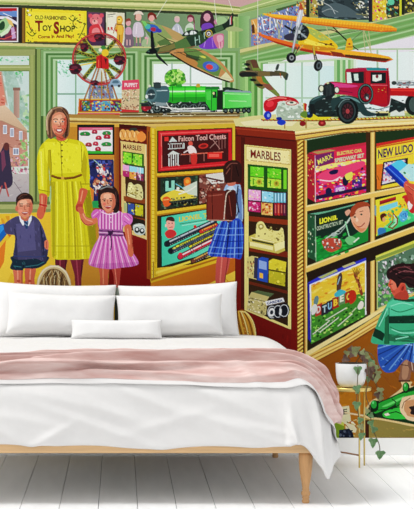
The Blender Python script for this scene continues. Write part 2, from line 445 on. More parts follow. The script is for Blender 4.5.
# ---- camouflaged fighter plane
own('fighter_plane')
ps('8fa066', '141.6 21 146 21.5 165 26.5 181 34 190 39 184 44 166 45.5 157 47 150 38 143 27')
clip('141.6 21 146 21.5 165 26.5 181 34 190 39 184 44 166 45.5 157 47 150 38 143 27', 1)
p('b79a68', '160 24 176 30 186 40 176 41 168 33'); p('67824e', '142 22 150 23 156 46 148 38'); p('c0b078', '165 38 180 41 176 47 156 47'); p('5f7a4a', '157 42 166 38 172 44 160 46')
clip()
e('3b67b4', 152.5, 28.6, 6.6, 4.2, 12); e('54b0a8', 147.5, 26.5, 3, 2.6, 20); e('a8384c', 153.5, 29.4, 3, 2, 12); e('4a4aa8', 158.6, 30.6, 3.2, 2, 12); p('7cc870', '141.6 21 145 21.4 147.5 24.5 145 27')
l('384a30', .8, '158 34 168 40 176 43'); l('c89a78', 1, '172 38 176 40')
ps('3a5438', '149 49 160 47 176 42 188 36 200 31 214 27 226 22 231 14 233.5 13.5 233 20 233 26 224 30 212 35 202 44 190 48 176 53 160 54 151 53')
clip('149 49 160 47 176 42 188 36 200 31 214 27 226 22 231 14 233.5 13.5 233 20 233 26 224 30 212 35 202 44 190 48 176 53 160 54 151 53', 1)
p('7d7a4a', '160 48 176 43 180 46 168 51 158 52'); p('5a7a48', '174 42 190 37 198 44 184 49 176 50'); p('2c4434', '186 38 198 34 202 44 192 48'); p('24362a', '200 32 226 22 230 27 206 39'); p('4c6a48', '214 28 222 25 224 29 216 33'); l('8a6a48', .8, '158 53 178 50 196 46')
p('24332a', '225 22 231 14 233.5 13.5 233.4 25 229 27'); p('d8d4d0', '229.8 18 231.8 15 231.8 24 229.8 25'); p('b03038', '230.8 17 231.7 15.5 231.7 24 230.8 24.4')
clip()
l('a8d4bc', .7, '195 37 195.6 45.5'); l('a8d4bc', .7, '199 35.6 199.8 43'); l('a8d4bc', .7, '195 40.6 198 39.6'); l('a8d4bc', .7, '204 33 204.6 38.5'); l('a8d4bc', .7, '204 33 206.6 32')
e('c8a83c', 208.8, 33.6, 3.6, 3.9); e('2a3a60', 208.8, 33.6, 2.9, 3.1); e('dcdcd4', 208.8, 33.8, 1.9, 2); e('6e3c44', 208.8, 34, 1, 1)
ps('26382e', '182 36 184.5 32.4 190 30 196.5 30 198 32.4 190 36'); ps('d5e0d8', '184.6 35 186.6 32 188.4 34.5'); ps('dfe8e2', '189.6 34.2 191.4 30.8 195 31.4 196.4 33.4 192 34.6'); l('3a5448', .5, '193.2 30.6 193.6 34.4')
ps('a5b47e', '226 28.4 234 26.4 243 29.6 240 31.4 228 31')
own('fighter_plane/propeller')
ps('1d2126', '150.6 31.6 153 32.4 153.8 40 154.8 49 151.4 50 150.6 40'); ps('23272b', '155.6 52 158.6 55 167.6 64.8 165.6 64.6 157 57.4'); ps('141a1c', '145.6 52.4 149.5 49.4 154.8 48.8 157 52 154 54 148 54'); e('3e5a54', 148.6, 51.4, 1.2, .9)
own('fighter_plane/wing')
P_ = '170 52.5 177 49 190 48.2 200 49.2 210 54 220 61 228 70 234 80.5 229 82 216 77.5 204 72.5 190 66 178 59 171 55'
ps('c08f5e', P_)
clip(P_, 1)
p('6b8a4e', '184 48 196 49 222 66 218 78 196 66 184 58'); p('b9854e', '176 50 186 53 198 63 196 69 176 59'); p('8fa45e', '200 50 222 66 230 76 214 62'); p('3f5a38', '186 54 200 57 197 61 186 57'); p('dcd6a8', '226 72 233 80 226 82 220 78'); l('3a4a30', 1, '184 52 192 58 200 60', 1); l('5a3a24', .7, '178 52 198 61'); l('c8c8a0', .6, '214 76 230 79')
clip()
l('2c2018', 1.5, '171 54 178 58.4 190 65.6 204 72.4 216 77.6 229 82', 1)
e('4a6ab8', 210.8, 66.6, 8.2, 4.9, 14); e('5f86cc', 212, 66.4, 5.6, 3.6, 14); e('d6494c', 209.5, 67, 3.5, 2.6, 14); e('d4d454', 203.2, 57, 2.8, 1.1, 14); l('b8c86c', .8, '200 56 204 58')
l('5a5040', .7, '174 53 196 51 202 50', 1)

# ---- four-engined bomber, smaller and further back
own('bomber_plane')
ps('6a6244', '246 61 251 59.6 256 60 259 67 262 72 258 73 250 72 247 66'); ps('74703e', '252 76 260 76 266 84 263 89 256 86 253 81')
P_ = '250.6 60.6 255 59.8 258.5 66 262 73 270 84 279.5 94.5 277 96.4 271 92 263 86 256 78 252.6 70'
ps('7a8a44', P_); clip(P_, 1); p('6a4a38', '250 60 256 59.5 259 68 253 68'); p('b07a3c', '255 72 264 76 268 84 258 84'); p('5f8a44', '259 68 262 73 272 87 263 82'); p('8a5a48', '262 84 270 84 274 90 266 90'); clip()
ps('57503c', '239 74 241 71.2 247 70.6 262 71 276 71.6 285.6 73 285 75.4 276 76 262 76.4 246 77 241 77')
ps('272b28', '239 74.6 242 72.4 250 72 256 73.4 256 75.8 246 77 241 76.4'); l('8a7a58', .7, '245 71 262 71.8'); p('7a6a44', '258 71 270 71.6 270 76 258 76.4')
for x, y, k_ in ((247, 64.5, 3), (247.4, 69, 3), (253, 80, 3.6), (259, 85, 4)):
    e('1e2420', x, y, k_, 1.5, 8); e('3e6a4c', x - k_ + .6, y, .8, .8)
ps('5a5a3c', '274 71 281 71 288 73.6 286 79 283.6 78 282 75'); ps('3c4a44', '275.4 69.6 277 64.6 279.2 64.4 278 69.6'); ps('3c4a44', '284.6 79 286.6 74 288.4 74.4 287 80'); l('b8642c', .6, '280 73 281 78')

# ---- ferris wheel
own('ferris_wheel/base')
p('a43c2c', '79 99.5 121.5 99.5 124 113 78 113'); r('d8a23c', 80, 98.8, 121, 100)
for i, c_ in enumerate(('3f6a4c', '4a7ab8', '5fa0c0', '6a3c5c')):
    x = 82 + i * 9.8; r(c_, x, 101, x + 8.8, 111)
dabs('82 101 121 101 122 111 81 111', '3f6a9c 88b860 d8b840 a83c3c 2c3a3c 6fb0d0 e0d080', 120, .5, 1.4, 1.3, 0, 60, 41)
l('d07a2c', 1.2, '79.4 99 78.6 113'); l('d07a2c', 1, '121 99 123.4 113'); l('c8342c', 1.4, '78 114 124 114'); l('e8c84c', .7, '78 112.4 124 112.4')
own('ferris_wheel/tower')
p('b5a08a', '97 66 106 66 108 99 96 99', a=.35)
p('6a6a8c', '90 84 112 84 114 98.6 88 98.6', a=.75); dabs('92 84 112 84 114 98.6 89 98.6', '7fa0d0 b89a6c 8a3c34 d8c078 4a6a5a a8c8d8', 70, .5, 1.4, 1.3, 70, 50, 42)
for a_, b_ in (((97, 67), (84.5, 99)), ((99, 68), (90, 99)), ((104, 67), (110, 99)), ((106, 66), (117, 99))):
    l('7a2c24', 1.5, [a_, b_]); l('c89458', .6, [a_, b_])
l('b03a30', 1.4, '94 83 112 83'); l('a8862c', 1.1, '101.6 68 101.6 99')
own('ferris_wheel/spokes')
clip(ell=(99.2, 59, 26, 25.5))
for a_ in (-162, -128, -50, -14, 34, 56, 128, 172):
    A = math.radians(a_); ex, ey = 99.5 + 26 * math.cos(A), 59 + 25 * math.sin(A)
    ox, oy = -math.sin(A) * 1.7, math.cos(A) * 1.7
    l('33401f', 4.2, [(99.5, 59), (ex, ey)], a=.9); [l('a89a3c', .5, [(99.5 + (ex - 99.5) * k / 9 + ox * (1 if k % 2 else -1), 59 + (ey - 59) * k / 9 + oy * (1 if k % 2 else -1)), (99.5 + (ex - 99.5) * (k + 1) / 9 - ox * (1 if k % 2 else -1), 59 + (ey - 59) * (k + 1) / 9 - oy * (1 if k % 2 else -1))]) for k in range(1, 8)]; l('a8a83c', .9, [(99.5 + ox, 59 + oy), (ex + ox, ey + oy)]); l('6f9a50', .9, [(99.5 - ox, 59 - oy), (ex - ox, ey - oy)])
l('e6c83c', 1.3, '80 65.4 96 62.2'); l('4a5a2c', 1, '79 62 96 59.6'); l('e8e4c8', 1, '100 64 106 84')
clip()
own('ferris_wheel/hub')
p('c22a2c', '96.4 56.5 102 54 108.6 59 109 69 100 68.5 96 68'); e('e8c23c', 105.2, 52.8, 3.6, 3.6); e('e6e6d0', 100.4, 50, 1.8); l('7a1818', .8, '101 56 101.5 68'); l('f06a50', .8, '98.6 60 98.6 67'); e('4c8a44', 103.4, 47.6, 2.6, 2); p('5a2424', '104 58 107 59 106 65')
own('ferris_wheel/rim')
l('8a2430', 3.2, [(99.2 + 25.4 * math.cos(a / 24 * math.pi), 59 + 24.6 * math.sin(a / 24 * math.pi)) for a in range(49)], a=.35)
rim = [(99.2 + 26.4 * math.cos(a / 24 * math.pi), 59 + 25.6 * math.sin(a / 24 * math.pi)) for a in range(49)]
l('9c2630', 2.0, rim); l('d8605c', .6, rim); rim2 = [(99.2 + 23.6 * math.cos(a / 24 * math.pi), 59 + 22.8 * math.sin(a / 24 * math.pi)) for a in range(49)]; l('a04438', .5, rim2, a=.7)
for i, (x, y, k_, h_) in enumerate(((84.4, 47.6, 4.2, 4.4), (75.4, 69, 6.4, 5.2), (119.6, 60.4, 6, 4.6), (99, 37.6, 5, 3.6), (94.6, 83, 4.4, 2.6))):
    own('ferris_wheel/gondola%d' % i)
    ps('4c2030', [(x - k_, y - h_ * .5), (x - k_ * .3, y - h_), (x + k_ * .6, y - h_ * .9), (x + k_, y), (x + k_ * .5, y + h_ * .9), (x - k_ * .6, y + h_ * .9)])
    e('6e3444', x - 1, y - h_ * .3, k_ * .5, h_ * .3); l('a0303c', .9, [(x - k_, y + .5), (x + k_, y + .8)]); e('2b2028', x + 1, y + h_ * .3, k_ * .4, h_ * .3)
own('toy_automobile')
ps('8fa8bc', '109.5 84 112 79.5 118 79.4 121 83 121 86 110 86'); ps('5a7888', '112.4 83 113.6 80.6 117.6 80.6 118.6 83'); e('3c3c44', 112, 86, 1.3); e('3c3c44', 119, 86, 1.3)
own('patterned_tin_bag')
p('cfb892', '121.8 88 139.5 88 139 112.5 121.4 112'); p('d9506a', '122 80.6 139 79.4 139.5 89 121.8 90'); t('PUPPET', 'f2d8dc', '124.6 83 137.4 87', .03)
dabs('122 90 139.5 89 139 110 122 111', 'a87a5c e6d4b0 8a6a58 c48a70 e9dcc0 7a8a64', 110, .4, 1.1, 1.4, 0, 80, 43); p('c03c3c', '121.6 109 139 110.4 139 112.6 121.4 112.4')
# ---- yellow biplane
own('biplane/upper_wing')
W_ = '262.5 13.2 276 14.2 310 17.4 345 20.6 375 23.6 391 25.8 397 28.6 396.4 31.4 381 32.2 345 28.4 310 24.2 292 21 276 19 264 15'
l('4a3424', 1, '300 26 316 30 335 31 350 44 358 50', 1)
for q_ in ('276 19 280 39', '282 20 278 39', '292 21 288 42', '306 24 300 30', '326 26 330 40', '363 31 365.4 52', '368.6 31.5 371 53', '364 31 371 52'):
    l('b8b888', .8, q_)
l('5a6a50', .7, '330 36 363 30'); l('5a6a50', .6, '345 46 363 31'); l('2e2c24', 1.4, '333 27 342 36 353 46')
p('e8932a', W_)
clip(W_)
p('f7b83c', '262 12 345 20 397 27 397 28.4 345 24.6 276 17 262 14.6'); p('c9641e', '262 16 276 18 310 23 345 27.2 381 31 397 30.4 397 34 260 34')
for i in range(34):
    x = 292 + i * 3; l('d6741f', .5, [(x, 17.5 + (x - 292) * .09), (x - 1.5, 24 + (x - 292) * .09)], a=.6)
dabs(W_, 'f9cf55 e88420 f3a534 d86a1c', 70, .6, 1.6, 3, 6, 6, 51, .5)
own('biplane/lower_wing')
W_ = '257 32.6 276 38.4 300 44.6 320 47.4 345 50 375 53.6 389 56.6 393.4 59.6 385 62.6 365 60.4 345 57.6 320 54.6 300 50.6 276 43.4 262 37'
p('e2702a', W_)
clip(W_)
p('f3ae34', '300 43 345 49.6 375 53 393 58 393 59.6 345 54.4 320 51 300 47'); p('a8341f', '257 36 276 41.6 300 48.4 345 55.6 385 61 393 60 393 66 257 66'); p('5e3420', '345 54.4 375 57.2 391 59 386 61 370 60.6 345 56.6'); p('8a3a24', '330 51 342 53 346 57 334 56')
dabs(W_, 'f4b43c c8442a e88a2c 9a3020', 50, .5, 1.4, 3, 8, 6, 52, .6)
clip()
own('biplane/fuselage')
P_ = '305 27 312 28 322 33.4 333 41 338 47 334 50 322 50.6 312 50 303 47 298 43 302 38 308 36'
ps('e9bf2c', P_); clip(P_, 1)
p('a8b860', '308 28 318 31 330 40 320 41 310 34'); p('c98a24', '300 44 316 46 336 48 334 52 300 52'); p('f6df5c', '305 38 316 42 330 45 316 46 304 43'); l('7a5424', .7, '318 42 334 46'); dabs(P_, 'f8e268 d8a828 c0c060 e8c83c', 40, .7, 1.8, 2, 30, 20, 53, .6); e('6e3a20', 331, 44, 1.4, 1); e('5c3420', 326, 44.4, 1.4, .9)
clip()
p('e8b02e', '345 50 347 39 350.4 37.6 352.6 42 352.8 50.4'); l('b05a24', .8, '347 47 352 47'); e('a8422c', 349.4, 44, 1.2, 1)
own('biplane/engine')
e('2c3236', 300.6, 32.6, 8.6, 8.2); e('59666c', 299.4, 32, 6, 6)
for k in range(9):
    A = k * .7; l(['20262a', '98a4a8', '14181a'][k % 3], 1.7, [(299.6 + 2 * math.cos(A), 32.4 + 2 * math.sin(A)), (300.2 + 7.4 * math.cos(A), 32.6 + 7.2 * math.sin(A))])
e('c8d0cc', 299, 32, 1.6, 1.8); ps('3e3c50', '284 36 292 33 296 37 294 40.6 286 40'); l('262a36', 2, '285 26 293 31')
own('biplane/propeller')
ps('c9cdd2', '299.6 9 302.6 8.4 303 14 300.6 22 298.6 28 296 28 296.6 20'); ps('b05a30', '299 10 299.6 5.6 302 5 303 8.6 301.8 10.4'); l('eceef2', .8, '300.8 10 298 24')
ps('9a9ea6', '296.4 27 298.6 28 297 37 294.4 47 292.6 52 291.8 50 294 38'); l('dfe2e6', .6, '296.6 30 293.2 48')
own('biplane/landing_gear')
for q_ in ('299 47 295.6 54', '296 47 293 54', '313 49 315 60', '314 50 317 60'):
    l('5a5648', 1.3, q_)
l('c8b070', .7, '303 45 297 52'); l('c8a83c', 1.6, '313.4 46 314.4 54')
own('biplane/wheel'); e('1c1f22', 291.2, 57.8, 4.9, 5.2); e('8c9094', 291.6, 57.8, 2.4, 2.6); e('2a2c30', 291.6, 57.8, 1.1, 1.2); l('4a5052', .6, '288 55 289.6 53.6')
own('biplane/wheel2'); e('191c1f', 318, 65.6, 4.3, 5.6, 8); e('5a6468', 318.8, 65.6, 2.4, 3.8, 8); e('262a2c', 318.8, 65.6, 1.2, 2.2, 8)

# ============ counter tops ============
own('counter')
p('c8a862', '62 117 78 115.6 148 117 236 115.4 240 118 240 127 148 128 120 127 70 126 62 126')
p('a98548', '60 114 148 115 240 112.6 240 117 148 119 60 117.4')
p('e0cc8c', '66 118 148 120 236 118.4 236 119.6 148 121.6 66 119.6'); p('8a6a38', '66 120.6 148 122.6 236 121.4 236 122.2 148 124 66 122'); p('d8b568', '66 122 148 124 236 122.4 236 124 148 126.6 66 124')
# left facing bay of the counter
p('c08a34', '62 124 122 125 150 128 150 281 118 285 62 285'); p('d8a548', '66 123 120 124 120 127 66 127')
r('8a4a1c', 77, 125, 79, 156); r('b8762c', 112.5, 127, 119, 285, ('8c4f1e', 112, 0, 119, 0)); l('e0b45c', .8, '113.6 127 113.6 260')
r('c88f3c', 78, 154.5, 114, 158.5)
own('counter_board_game'); r('24241c', 77.6, 124.4, 114.4, 155)
p('eeeaea', '79 127.4 112.6 127.4 112.4 153.6 79 153.6'); p('d85a78', '79 127.4 112.6 127.4 112.6 130 79 130.4'); p('3faa3c', '79 150.6 112.4 151.4 112.4 153.6 79 153.6'); l('d8a0b0', .6, '82 129 110 128.8')
for x, y, k_, c_ in ((85, 133.6, 4.8, '2f8a44'), (94.6, 131.6, 2.6, 'b0304c'), (106.6, 133, 4, '3a8a4a'), (98.6, 137.6, 2.8, 'b82c48'), (88.6, 144.4, 3, 'a83a44'), (95.6, 143.4, 2.6, 'c03850'), (106.4, 144, 4.6, '349048'), (98, 148.8, 2.8, 'b02c44'), (107, 136.6, 3.2, 'b43048')):
    ps(c_, [(x - k_, y + 1.5), (x - k_ * .8, y - 1.2), (x + k_ * .3, y - 2), (x + k_, y - .6), (x + k_ * .9, y + 2)]); l('5a2430', .7, [(x - k_ * .8, y + 1.8), (x + k_ * .8, y + 2)]); e('e6a0ac', x, y, .7)
own('counter_puzzle_box')
p('2a3164', '79 159 113.6 159.6 114.4 200 84 203'); t('PICTURES', '5a6ac0', '90.6 160.8 110.6 164', .02)
dabs('95 164 108 164 113 180 108 192 96 196 92 184 98 174', 'd8c8c8 b0644c e8dcd8 8a3c34 d09a78 6a2c38 f0e8e6 c84c50', 120, .7, 2.2, 1.3, 50, 50, 54); dabs('79 159 96 160 92 200 84 203', '24305c 3c4a94 1c2448 4a5ab4', 60, 1, 2.6, 1.2, 0, 60, 55); dabs('105 160 113 160 114 200 106 200', '2a3470 46508c 6a4060 1f2850', 50, .8, 2, 1.2, 0, 60, 56); p('d88438', '89 186 94 190 93 206 88 205'); l('9ac0b8', .9, '94 160 101 166')
own('counter'); r('2f9a58', 92, 201, 99, 208); r('9a5a20', 80, 208, 114, 212); p('7a3218', '112 212 119 206 119 285 108 285')
# marbles display on the narrow end
own('counter/end_panel')
p('6e1c14', '119 124 146.8 126 146.8 287 119 287', ('8a1a12', 119, 126, 119, 287)); p('4a120e', '119 124 146.8 126 146.8 130 119 128'); p('7c0f0e', '119 240 150 240 150 287 112 287'); ps('3a4038', '130 128.6 136 128 137 131 130 131')
own('counter/marbles_display')
p('dcc07c', '120.6 141 146.4 144.4 147 239.6 142 238 122 231')
for i in range(5):
    e('e8a860' if i < 4 else 'e8803c', 122.8 + i * 4.6, 134.6 + i * .5, 3.4, 5.4); l('b86a30', .6, [(121.6 + i * 4.6, 131), (124 + i * 4.6, 138)]); l('f4d8a0', .7, [(120.8 + i * 4.6, 132.6), (120.6 + i * 4.6, 137)])
e('ec8f48', 141.4, 137, 4.6, 4.8); t('MARBLES', '6c2418', '123 144 141.4 146 141.4 151 123 148.8', .02)
p('4a2e18', '124.6 162.8 145 166 145.6 236 127 228'); p('8a4a20', '123.6 196 146 199 146 204 124 201'); p('8a4a20', '124 216 146 219 146 221 124 219')
p('2f6a20', '122.6 151 144 154 144 167.4 122.6 163.4'); p('8ce03c', '123.4 152 131.4 153.4 131.4 164 123.4 162.6'); p('94dc44', '133.2 154 142 155 142 166 133.2 164.6'); dabs('123 152 142 155 142 166 123 163', 'b8f070 4ca828 74cc34 d8e858', 40, .5, 1.3, 1.2, 0, 40, 57)
p('e8a8d4', '122.8 164.6 129 165.6 129 171.4 122.8 170.4'); p('9cd8e8', '129.6 165.8 143.4 168 143.4 173.6 129.6 172'); p('b03070', '122.8 170.6 129 171.6 129 177 122.8 176'); p('e0a04c', '129.6 171.6 136 172.6 136 180 129.6 178.6'); p('7a3a58', '136.4 172.8 143.4 174 143.4 181.4 136.4 180'); l('e4c8e0', .7, '137.8 168 137.8 173'); l('e4f0f4', .6, '140.4 168 140.4 180'); dabs('123 170 143 173 143 180 123 177', 'd85890 e8c060 8a2a60 c83c4c f4c8d8', 26, .4, .9)
ps('d8d090', '127 195 128.4 184 131.4 182.6 134 185 138 184 142 187 142.4 199.4 133 198 126.6 195.6'); ps('f4eea8', '128.6 186 132 184.6 133.4 189 129 190'); l('7a6a34', .8, '126.8 192 136 195.6'); l('7a6a34', .7, '136 186 136 197.6'); l('eeeab8', .9, '127.6 194 135 196.6'); dabs('128 186 142 188 142 198 128 195', 'f4f0b0 a89a54 e0d888 7a6a38', 30, .5, 1.1)
p('a8b480', '124 203 127 203 127 213 124 211.6'); p('3f5a9c', '128 203 134 204 134 215 128 213.6'); p('c4c02c', '135.4 204 143 205.6 143 216.4 135.4 215'); dabs('128 203 143 205 143 216 128 213', '7a94c8 e4e04c 2f4a80 a8a020', 20, .5, 1.1); p('2a2418', '131 217 144 220 144 228 131 224')
ps('c0ccc4', '133 226 138 223.6 144 225 145.4 232 141 235.4 135 233.4'); e('2b3432', 137, 230, 2.6, 3); e('2b3432', 142, 231, 2.4, 2.8); e('dfe6e0', 137, 229.4, 1.3, 1.4); e('dfe6e0', 142.2, 230.4, 1.2, 1.4); l('e8ecdc', 1, '134.6 225.6 143 225')
l('e8cf94', 1.5, '145.8 145 146.4 239')
# front of the counter
own('counter')
p('a05a1c', '146.8 126 151 127 151.4 284 146.8 287'); p('d8b22c', '150.6 127.6 158 128.6 158 280 151 283'); l('f0dc5c', 1, '153 129 153 280'); l('a8841c', .8, '156 130 156 262'); l('6a3a14', 1, '148.4 132 148.8 270'); l('6a3a14', .9, '153.6 262 153.6 280')
for i in range(36):
    l('b8921f', .6, [(151.4, 134 + i * 4), (156, 135.2 + i * 4)])
p('cfae3c', '156 126.6 236 123.4 236 129 156 131'); p('3a2614', '157 130.6 233.6 127.6 233.6 260 157 268')
r('d9b43c', 232.4, 126, 237, 262)
p('e0b83a', '156.8 173.4 236 168.4 236 172 156.8 176.6'); p('b07c20', '156.8 175.8 236 171.4 236 173 156.8 177.4')
p('e0b83a', '156.8 211.4 236 200 236 203.6 156.8 215'); p('b07c20', '156.8 214.4 236 203.2 236 204.8 156.8 216')
p('dcb22e', '150.6 279 236 249 236 258 156 283 150.6 283'); p('f0d858', '156 271.6 236 246 236 248 156 274'); p('a8701c', '151 278.6 236 252 236 253.6 151 281')
p('cc8420', '151 283 236 257 241 257 241 268 207 285 200 300 151 300', ('b8661c', 151, 285, 215, 285)); p('e6bf48', '196 290 245 266 245 300 190 300'); l('c08428', .8, '200 287 244 279'); l('c08428', .8, '220 274 240 292')
p('7a0d0d', '110 262 150.6 280 151 300 108 300')
own('tool_chest_box')
p('c8242e', '158.4 131.4 231.6 128.6 232 165 158.6 171.4'); p('ee5a5a', '159.6 133 230.6 130 230.6 131.4 160.8 134.6'); l('f07a70', .7, '161.4 134 161.6 168'); p('4a1a1a', '162 136 228.4 132.8 228.4 161 162.4 167'); l('e84c4c', .8, '161 169.4 231 163.8')
t('Falcon Tool Chests', 'e0a49c', '178.6 136.2 226 133.4 226 139 178.6 141.6', .02); p('d83a34', '164.6 137 168.4 136.8 168.4 141 164.6 141.2'); p('c8d0cc', '169 142 172.4 136.8 177.4 141.6')
hatch([(168, 155), (179, 154), (179, 165), (168, 166)], 'd8dcd4', 0, 0, 0, 1, 5, 1); p('d0d4cc', '167.4 155 173 150.6 180 154'); l('c8ccc4', .8, '168.4 144 184 143.4 184 148 168.4 149'); hatch([(168.4, 144), (184, 143.4), (184, 148), (168.4, 149)], 'c8ccc4', 0, 0, 0, 1, 6, .5); dabs('168 143 184 143 180 166 168 166', '7a3a34 c8a8a0 4a1a1a', 14, .4, .9)
e('d85a4c', 190.6, 143.6, 2.2, 2.4); ps('ecd8d4', '187.6 147 191.6 145.6 195.6 149 196 154 189.6 154'); l('e8d0cc', 1.2, '190 149 184 152.6'); ps('c83a34', '191 154 196.6 154 196.4 163.4 191.6 163.8'); l('d86a58', 1, '182 154.6 223 152'); r('d83028', 207.4, 152.6, 222, 158.8); r('f0685c', 209, 154, 219, 157); l('d89888', .7, '190 155 190 162'); l('d89888', .7, '204 153.6 204 161'); e('c83830', 203.4, 146, 5, 2.6, -8); e('7a2020', 203.4, 146, 3.2, 1.4, -8)
for q_ in ('210 148 217 141', '213 140 220 149', '219 139 219 150', '222 138.6 222 149', '225 138 225 148'):
    l('b08078', .7, q_)
own('train_set_box')
p('2c3c30', '160.4 178.6 197.6 175 197.6 204 160.8 209.6'); dabs('160.4 178.6 197.6 175 197.6 204 160.8 209.6', '3c5a44 5a6a48 20301f 7a8464 44684c', 90, .7, 2, 1.4, 0, 50, 58); p('1c3a34', '164 179.6 176 178.4 176 191.6 164 192.8'); t('LI', '8fd8bc', '165.4 181.2 174.4 180.4 174.4 190.6 165.4 191.4', .08)
ps('e8792c', '184.6 178.6 189.6 177.6 190.6 183.4 187 187 184 184'); e('f0a848', 187.4, 181.4, 2); ps('e2cc4c', '162 196 176 189.6 191 193 195 199 180 199 170 201.4 162 201'); p('c8d4c0', '182 188 197 181 197 196 188 194'); l('f4f0e0', .9, '176 190 186 192'); ps('e2662c', '162.4 199 167 196.4 171 199.6 170 205 164.6 206.4'); l('f4b46c', .8, '164 200 168.6 199.4'); dabs('171 198 197 195.6 197 203 172 207.6', '1c1f20 4a5048 b8a048 2a2e2c 8a8a70', 50, .5, 1.4, 1.3, 0, 50, 59); e('e4e4d4', 178, 188.4, 1.5, 1.5); l('2c3a38', 2.2, '170 202 196 198.6'); l('c8b850', .7, '170 201 196 197.6'); [e('14181a', 172 + 3.4 * i, 204.2 - .45 * i, 1.3) for i in range(7)]; l('6ab8c8', 1, '176 184 183 188'); l('e8e8d8', 1.2, '179 194 188 191 196 186', 1)
own('historic_scene_box')
p('7c4a40', '199.4 174.8 232 171.6 232 200 199.6 203.6'); dabs('199.4 174.8 214 173.4 214 202 199.6 203.6', '5a241c a87464 c8a898 3c1814 8a4c40', 70, .6, 1.8, 1.2, 40, 50, 60); p('d8d4cc', '206 174.4 224 172.4 224 183 212 184 206 178'); dabs('206 182 224 180 224 200 206 202', 'b0644c 6a2c20 d8c0a8 8a3c34', 40, .6, 1.6); l('5a2a24', 1.6, '203 177 222 181')
own('train_picture_box')
p('4cc8a4', '160.6 217.4 236 205 236 246 161.4 267.4', ('6ad8b4', 161, 0, 200, 0)); l('1c3428', 1.2, '160.8 217.4 161.4 267 236 246'); t('LIONEL TRAINS', 'd8c83c', '179 217 226 210 226 214.6 179 222', .03); l('3a7a5c', .7, '180 224 214 218.6'); l('a8e8d0', .7, '182 225.6 206 221.6')
ps('f0a898', '166.4 221 170 218 174 219.6 174.4 227 171 230.6 167.4 228.6'); ps('4a2c24', '165.8 222 167 217.6 172 216.6 174.6 219.6 173.6 221.6 168 220.4'); e('3a2420', 169, 223.4, .6); e('3a2420', 172.2, 223.2, .6); l('b0302c', .7, '169.6 227.4 172.4 227'); ps('c83a3c', '165 232.6 169 229.6 174.6 230.6 176.4 235 170 238.6 166 236.6'); e('e8c8bc', 165.8, 225.6, .9, 1.6)
for a_, b_, c1, c2, w_ in (((167, 244), (214, 222), '2c3848', 'b8c4cc', 5.2), ((171, 251), (222, 226.6), '4a5a6a', 'e4e060', 5.4), ((177, 246.4), (222, 225), 'dcdc48', '8a9a30', 2.6), ((180, 257), (222, 236), 'c83048', 'f0dce0', 4.8), ((190, 246.6), (222, 231), 'e8d83c', 'b0a020', 2.4), ((193, 261), (222, 246.6), '7a4a38', 'e0b060', 4.2), ((201, 231.6), (216, 225), 'd04434', 'f0a050', 4)):
    L_ = math.hypot(b_[0] - a_[0], b_[1] - a_[1]); ux, uy = (b_[0] - a_[0]) / L_, (b_[1] - a_[1]) / L_; nx, ny = -uy, ux
    l('1a1c20', w_ + 1, [a_, b_]); l(c1, w_ - .6, [a_, b_]); l(c2, w_ * .28, [(a_[0] - nx * w_ * .22 + ux * 2, a_[1] - ny * w_ * .22 + uy * 2), (b_[0] - nx * w_ * .22, b_[1] - ny * w_ * .22)])
    k = 3.0
    while k < L_ - 1:
        x, y = a_[0] + ux * k, a_[1] + uy * k
        e('101216', x + nx * w_ * .42, y + ny * w_ * .42, .9); e('c8ccc8', x + nx * w_ * .42, y + ny * w_ * .42, .35)
        if int(k) % 3 == 0: l('20242c', .5, [(x - nx * w_ * .4, y - ny * w_ * .4), (x + nx * w_ * .2, y + ny * w_ * .2)])
        k += 2.4
e('20262e', 167.4, 243.4, 2.2, 3); e('c8342c', 195, 226.6, 1.6); e('182028', 171, 250.6, 2.2, 2.8); e('d8304c', 180.4, 255, 2.2, 2.4)

# ---- rails and locomotive on the counter
own('train_track')
p('7a6438', '120 112.4 240 111.6 240 116.4 120 117'); hatch([(120, 112.6), (244, 111.4), (244, 116), (120, 117)], '2c2818', 0, 0, 0, 1, 62, .9); l('dcd0a0', .6, '120 113.6 244 112.4'); l('dcd0a0', .6, '120 116.4 244 115'); dabs('146 109 200 108 200 116 146 117', 'e0dcc0 b8b088 4a4430', 60, .5, 1.2, 3, 0, 8, 61)
own('locomotive/chassis')
p('28322f', '141 104 152 100 166 102 216 100 217 112 150 113.6 142 113')
dabs('152 100 216 100 216 112 150 113', '181f1f 3c4846 6a7876 20292a c8d4cc', 130, .5, 1.5, 2, -10, 30, 62)
for x in (157, 175.5, 184.4, 193.4, 204):
    e('141a1a', x, 108, 4.2, 4.4); l('5c6c6a', .8, [(x + 3.4 * math.cos(i * .6), 108 + 3.6 * math.sin(i * .6)) for i in range(11)]); l('8c9c98', .5, [(x - 2.6, 108), (x + 2.6, 108)]); l('8c9c98', .5, [(x, 105.2), (x, 110.8)]); e('c4d0c8', x, 108, .8)
for x in (147.6, 163.4):
    e('141a1a', x, 110.4, 2.4, 2.5); e('8a9a98', x, 110.4, .9)
l('e4ece0', 1.1, '160 106.6 178 109 204 108'); l('d8e0d4', .8, '166 101.6 168 106 172 110 206 110.6'); l('c8d8cc', .9, '179 104 184 99 190 102'); l('e8eee4', .8, '171 111.6 210 111'); p('8a9a9c', '155 102 166 101 167 105.6 156 106.4'); e('b02030', 145.6, 108.8, 3.4, 2.2); r('8a2434', 141, 106.6, 151, 109.4); e('e05060', 144.4, 108.2, 1)
own('locomotive/boiler')
p('38c234', '166 87.4 172 86 200 86 210 86.6 210 101.4 166 102.2'); p('57dc48', '166 88.6 208 88 208 94 166 94.6'); p('2a9a2c', '166 97.4 208 96.8 208 101.6 166 102.2'); l('e4f8e0', 1.5, '158 91.6 206 91.2', a=.85); e('2f9f30', 174, 101.6, 3.6, 1.6); e('2f9f30', 195, 101.4, 3.6, 1.6)
for x in (172.6, 185, 196):
    l('1c6a24', .7, [(x, 86.6), (x, 101.6)])
